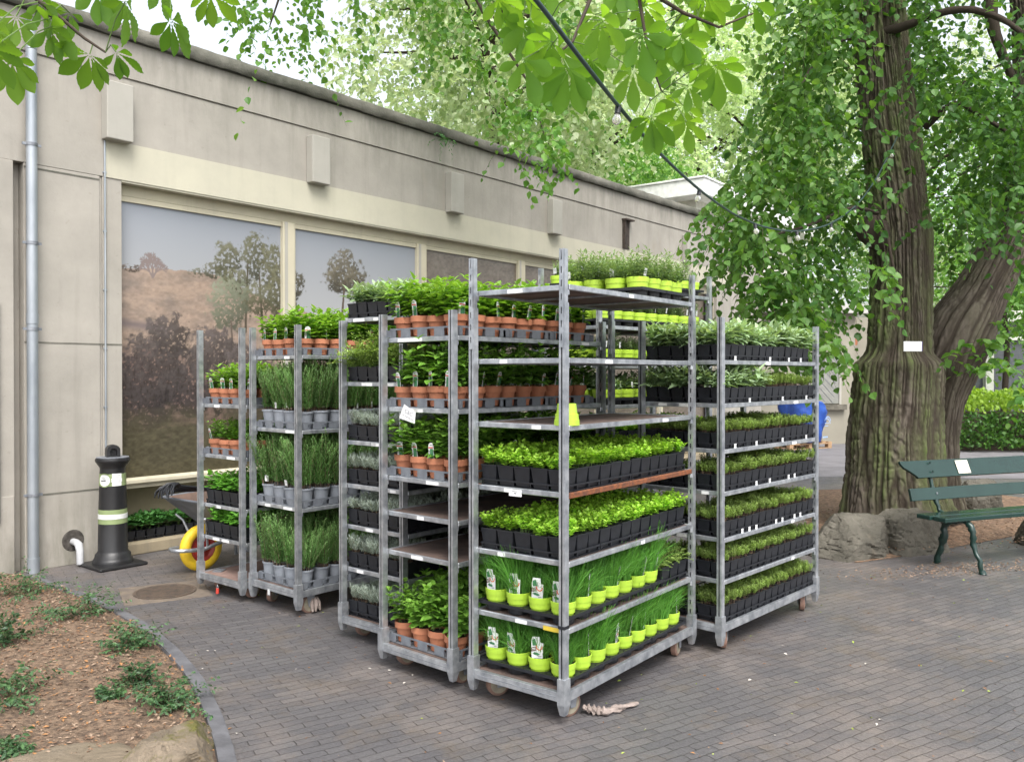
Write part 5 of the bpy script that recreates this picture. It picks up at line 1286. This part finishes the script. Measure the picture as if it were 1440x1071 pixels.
# ---------------------------------------------------------------- horse chestnut twigs in the foreground
def palmate(b, c, n, down, size, k=6, r=None):
    n = n/np.linalg.norm(n); e1 = down-n*np.dot(down,n); e1 /= np.linalg.norm(e1); e2 = np.cross(n, e1)
    ang = np.linspace(-1.95,1.95,k)+np.random.randn(k)*.1
    L = size*np.interp(np.abs(ang),[0,2],[1.05,.62])*np.random.uniform(.85,1.1,k)
    d = e1[None]*np.cos(ang)[:,None]+e2[None]*np.sin(ang)[:,None]; d = d + n[None]*(-.18) + np.array([[0,0,-.18]])
    b.inst(T_obov, frames(d, np.repeat(n[None],k,0)+np.random.randn(k,3)*.12, L), np.repeat(c[None],k,0)+d*size*.04, 0, np.full(k, np.random.rand() if r is None else r)*.7+np.random.rand(k)*.3)
def chest(label, leaves, twigs, seed):
    np.random.seed(seed); root = empty('horse_chestnut_branch', at(*twigs[0][0])); tag(root, label, 'branch'); o_ = np.array(root.location); b = NP()
    tw = MB()
    segs = []
    for t_ in twigs:
        P_ = [at(*p)-o_ for p in t_]; tw.tube(P_, np.linspace(.008,.003,len(P_)), 7, 0)
        for i in range(len(P_)-1): 
            for f in np.linspace(0,1,6): segs.append(P_[i]*(1-f)+P_[i+1]*f)
    segs = np.array(segs)
    for px, py, d, sz in leaves:
        c = at(px,py,d)-o_; nr = segs[np.argmin(np.linalg.norm(segs-c,axis=1))]
        if np.linalg.norm(nr-c) > .02:
            mid = (nr+c)/2+[0,0,.02]; tw.tube([nr, mid, c], .0018, 5, 1)
        n = np.array([np.random.uniform(-.5,.5), -np.random.uniform(.25,.9), -np.random.uniform(.3,.8)])*-1
        dn = np.array([np.random.uniform(-.7,.7), np.random.uniform(-.4,.2), -1.0]); palmate(b, c, n, dn, sz*.88, np.random.choice([5,6,7]))
    tw.build('twig', [twig, stem_g], root, smooth=60); ob('leaves', b.mesh('leaves', [L_chest], True), root)
chest('drooping horse chestnut twig with large fingered leaves at top left', [(72,40,2.3,.12),(18,84,2.2,.12),(178,4,2.3,.13),(128,78,2.35,.13),(165,75,2.35,.09),(242,30,2.4,.13),(298,-8,2.5,.12),(60,5,2.3,.11),(-8,40,2.2,.12),(25,25,2.3,.10),(100,20,2.4,.09),(140,-12,2.4,.12),(225,-25,2.4,.12),(-10,70,2.1,.1)],
      [[(-40,-60,2.3),(40,-10,2.3),(85,25,2.32),(120,55,2.35),(150,75,2.35)],[(60,-60,2.4),(150,-40,2.4),(240,-40,2.4),(300,-50,2.5)]], 31)
np.random.seed(32)
lv = [(800,98,2.5,.155),(735,85,2.5,.15),(745,30,2.6,.14),(915,165,2.7,.13),(900,170,3.0,.11),(960,150,2.8,.13),(965,172,2.7,.11),(735,-5,2.6,.14),(845,30,2.5,.14),(900,50,2.5,.14),(890,100,2.6,.14),(700,0,2.6,.13),(775,60,2.5,.11),(830,70,2.9,.13)]
for _ in range(34):
    px, py = np.random.uniform(720,1110), np.random.uniform(-70,130)
    if py > np.interp(px,[700,760,860,960,1040,1110],[40,90,110,130,90,10]): continue
    lv.append((px,py,np.random.uniform(2.5,3.3),np.random.uniform(.10,.15)))
chest('leafy horse chestnut branch with big bright green leaves at top centre', lv, [[(880,-120,2.8),(895,-20,2.8),(905,40,2.8),(915,90,2.8),(930,130,2.8)],[(880,-120,2.7),(830,0,2.65),(805,60,2.6),(780,80,2.55)],[(895,-20,2.8),(960,20,2.9),(1010,40,2.9),(1060,20,3.0)],[(830,0,2.65),(760,-10,2.6),(720,-20,2.6)]], 33)
# ---------------------------------------------------------------- trees beyond
def tree(label, px, d, zc, R, H, n, ls, mats, seed, name='leafy_tree', base_z=None, tk=.25, L=1.0, droop=.7, holes=.42):
    np.random.seed(seed); x = (px-720)/F*d; root = empty(name, (x,d,0)); tag(root, label, 'tree', 'trees beyond the pavilion')
    P = []
    while len(P) < n:
        q = np.random.uniform(-1,1,(n*2,3)); r = np.linalg.norm(q,axis=1); q = q[(r<1)&(r>.35)]
        w = vnoise(q[:,0]*3.2+seed, q[:,2]*3.2+q[:,1]*2.1, seed); q = q[w > holes]; P += list(q)
    P = np.array(P[:n])*[R,R,H]+[0,0,zc]
    b = NP(); sprays(b, P, np.random.randn(n,3)*[1,1,.3], L, 12, ls, T_lin if ls < .15 else N_fl, droop, 0); ob('crown', b.mesh('crown', mats), root)
    t = MB(); t.tube([(0,0,0),(.1,0,zc*.5),(0,.1,zc),(0,0,zc+H*.6)], [tk,tk*.8,tk*.55,.05], 10)
    r = random.Random(seed)
    for _ in range(9):
        z = zc-H*.5+r.random()*H; a = r.uniform(0,6.28); t.tube([(0,0,z),(math.cos(a)*R*.4,math.sin(a)*R*.4,z+H*.15),(math.cos(a)*R*.8,math.sin(a)*R*.8,z+H*.2)], [tk*.35,tk*.2,.02], 6)
    t.build('trunk', [bark2], root, smooth=60); return root
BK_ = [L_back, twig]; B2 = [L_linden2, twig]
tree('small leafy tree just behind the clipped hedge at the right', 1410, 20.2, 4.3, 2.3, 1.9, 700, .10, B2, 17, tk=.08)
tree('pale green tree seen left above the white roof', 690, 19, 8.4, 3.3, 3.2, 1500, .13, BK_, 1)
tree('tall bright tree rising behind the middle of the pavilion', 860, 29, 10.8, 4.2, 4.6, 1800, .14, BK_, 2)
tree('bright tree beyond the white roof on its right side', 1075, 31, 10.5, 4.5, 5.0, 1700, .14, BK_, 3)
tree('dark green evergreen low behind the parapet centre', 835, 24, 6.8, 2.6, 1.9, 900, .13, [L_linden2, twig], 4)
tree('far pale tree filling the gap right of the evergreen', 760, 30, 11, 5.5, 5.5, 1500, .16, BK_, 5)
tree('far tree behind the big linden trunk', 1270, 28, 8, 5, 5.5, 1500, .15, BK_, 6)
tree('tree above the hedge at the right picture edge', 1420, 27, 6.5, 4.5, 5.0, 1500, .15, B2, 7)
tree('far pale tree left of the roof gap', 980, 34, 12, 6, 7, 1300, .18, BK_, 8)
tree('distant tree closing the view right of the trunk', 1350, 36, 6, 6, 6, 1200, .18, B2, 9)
# overhanging linden sprays above the roof
np.random.seed(44); od = 9.0
rt = empty('overhanging_linden', at(560,-300,od)); tag(rt, 'overhanging linden boughs drooping above the pavilion roof at top', 'tree'); oo = np.array(rt.location)
def fan(n):
    out = []
    while len(out) < n:
        px, py = np.random.uniform(320,1080), np.random.uniform(-260,230)
        lim = np.interp(px, [320,350,420,480,520,600,650,700,740,790,860,960,1080],[10,55,110,60,20,40,110,150,215,190,120,120,100])
        if py > lim or (470 < px < 560 and py > 20 and np.random.rand() < .8): continue
        if px < 640 and np.random.rand() < .25: continue
        if px > 780 and np.random.rand() < .75: continue
        out.append(at(px, py-25, np.random.uniform(8.0,10.8)))
    return np.array(out)
crown(0, fan(520), .075, .5, 12, [L_linden2, twig], 'crown', rt, oo, 1.0)
crown(0, around([(752,185),(765,205),(745,235),(778,200),(740,160),(790,225),(752,150)], 9, 5, 9.2), .08, .3, 9, [L_linden2, twig], 'crown', rt, oo, .9)
for l in ([(560,-300,9),(480,-120,9),(400,-20,9),(380,40,9)],[(560,-300,9),(620,-100,9.3),(680,20,9.4),(745,120,9.4),(765,190,9.4)],[(560,-300,9),(760,-160,9.2),(900,-60,9.4),(1000,20,9.6)]):
    tb_ = MB(); tb_.tube([at(*p)-oo for p in l], np.linspace(.035,.006,len(l)), 7); tb_.build('branch', [twig], rt, smooth=60)
# ---------------------------------------------------------------- light, camera
w = bpy.data.worlds.new('World'); S.world = w; w.use_nodes = True; nt = w.node_tree; nt.nodes.clear()
sk = nt.nodes.new('ShaderNodeTexSky'); sk.sky_type = 'NISHITA'; sk.sun_disc = False
SE, SR = math.radians(56), math.radians(165)
sk.sun_elevation = SE; sk.sun_rotation = SR; sk.air_density = 1.0; sk.dust_density = 4.0; sk.ozone_density = 1.0
hs = nt.nodes.new('ShaderNodeHueSaturation'); hs.inputs['Saturation'].default_value = .30; nt.links.new(sk.outputs[0], hs.inputs['Color'])
bgn = nt.nodes.new('ShaderNodeBackground'); bgn.inputs['Strength'].default_value = .15; nt.links.new(hs.outputs[0], bgn.inputs[0])
ow = nt.nodes.new('ShaderNodeOutputWorld'); nt.links.new(bgn.outputs[0], ow.inputs[0])
sun = bpy.data.lights.new('sun', 'SUN'); sun.energy = .9; sun.angle = math.radians(28); sun.color = (1,.97,.92)
so = bpy.data.objects.new('sun', sun); C.objects.link(so)
# direction to the sun: rotation measured clockwise from +Y
dv = Vector((math.sin(SR)*math.cos(SE), math.cos(SR)*math.cos(SE), math.sin(SE))); so.rotation_euler = dv.to_track_quat('Z','Y').to_euler()
cam = bpy.data.cameras.new('camera'); cam.lens = 30; cam.sensor_width = 36; cam.clip_end = 500; co = bpy.data.objects.new('camera', cam); C.objects.link(co)
co.location = (0,0,CH); co.rotation_euler = (math.radians(90-.4536),0,0); S.camera = co
S.view_settings.view_transform = 'Standard'; S.view_settings.look = 'None'; S.view_settings.exposure = 1.38; S.view_settings.gamma = 1
S.cycles.max_bounces = 6; S.cycles.diffuse_bounces = 4; S.cycles.transmission_bounces = 5; S.cycles.transparent_max_bounces = 6; S.cycles.glossy_bounces = 3
S.cycles.use_denoising = True; S.cycles.use_adaptive_sampling = True; S.cycles.adaptive_threshold = .02
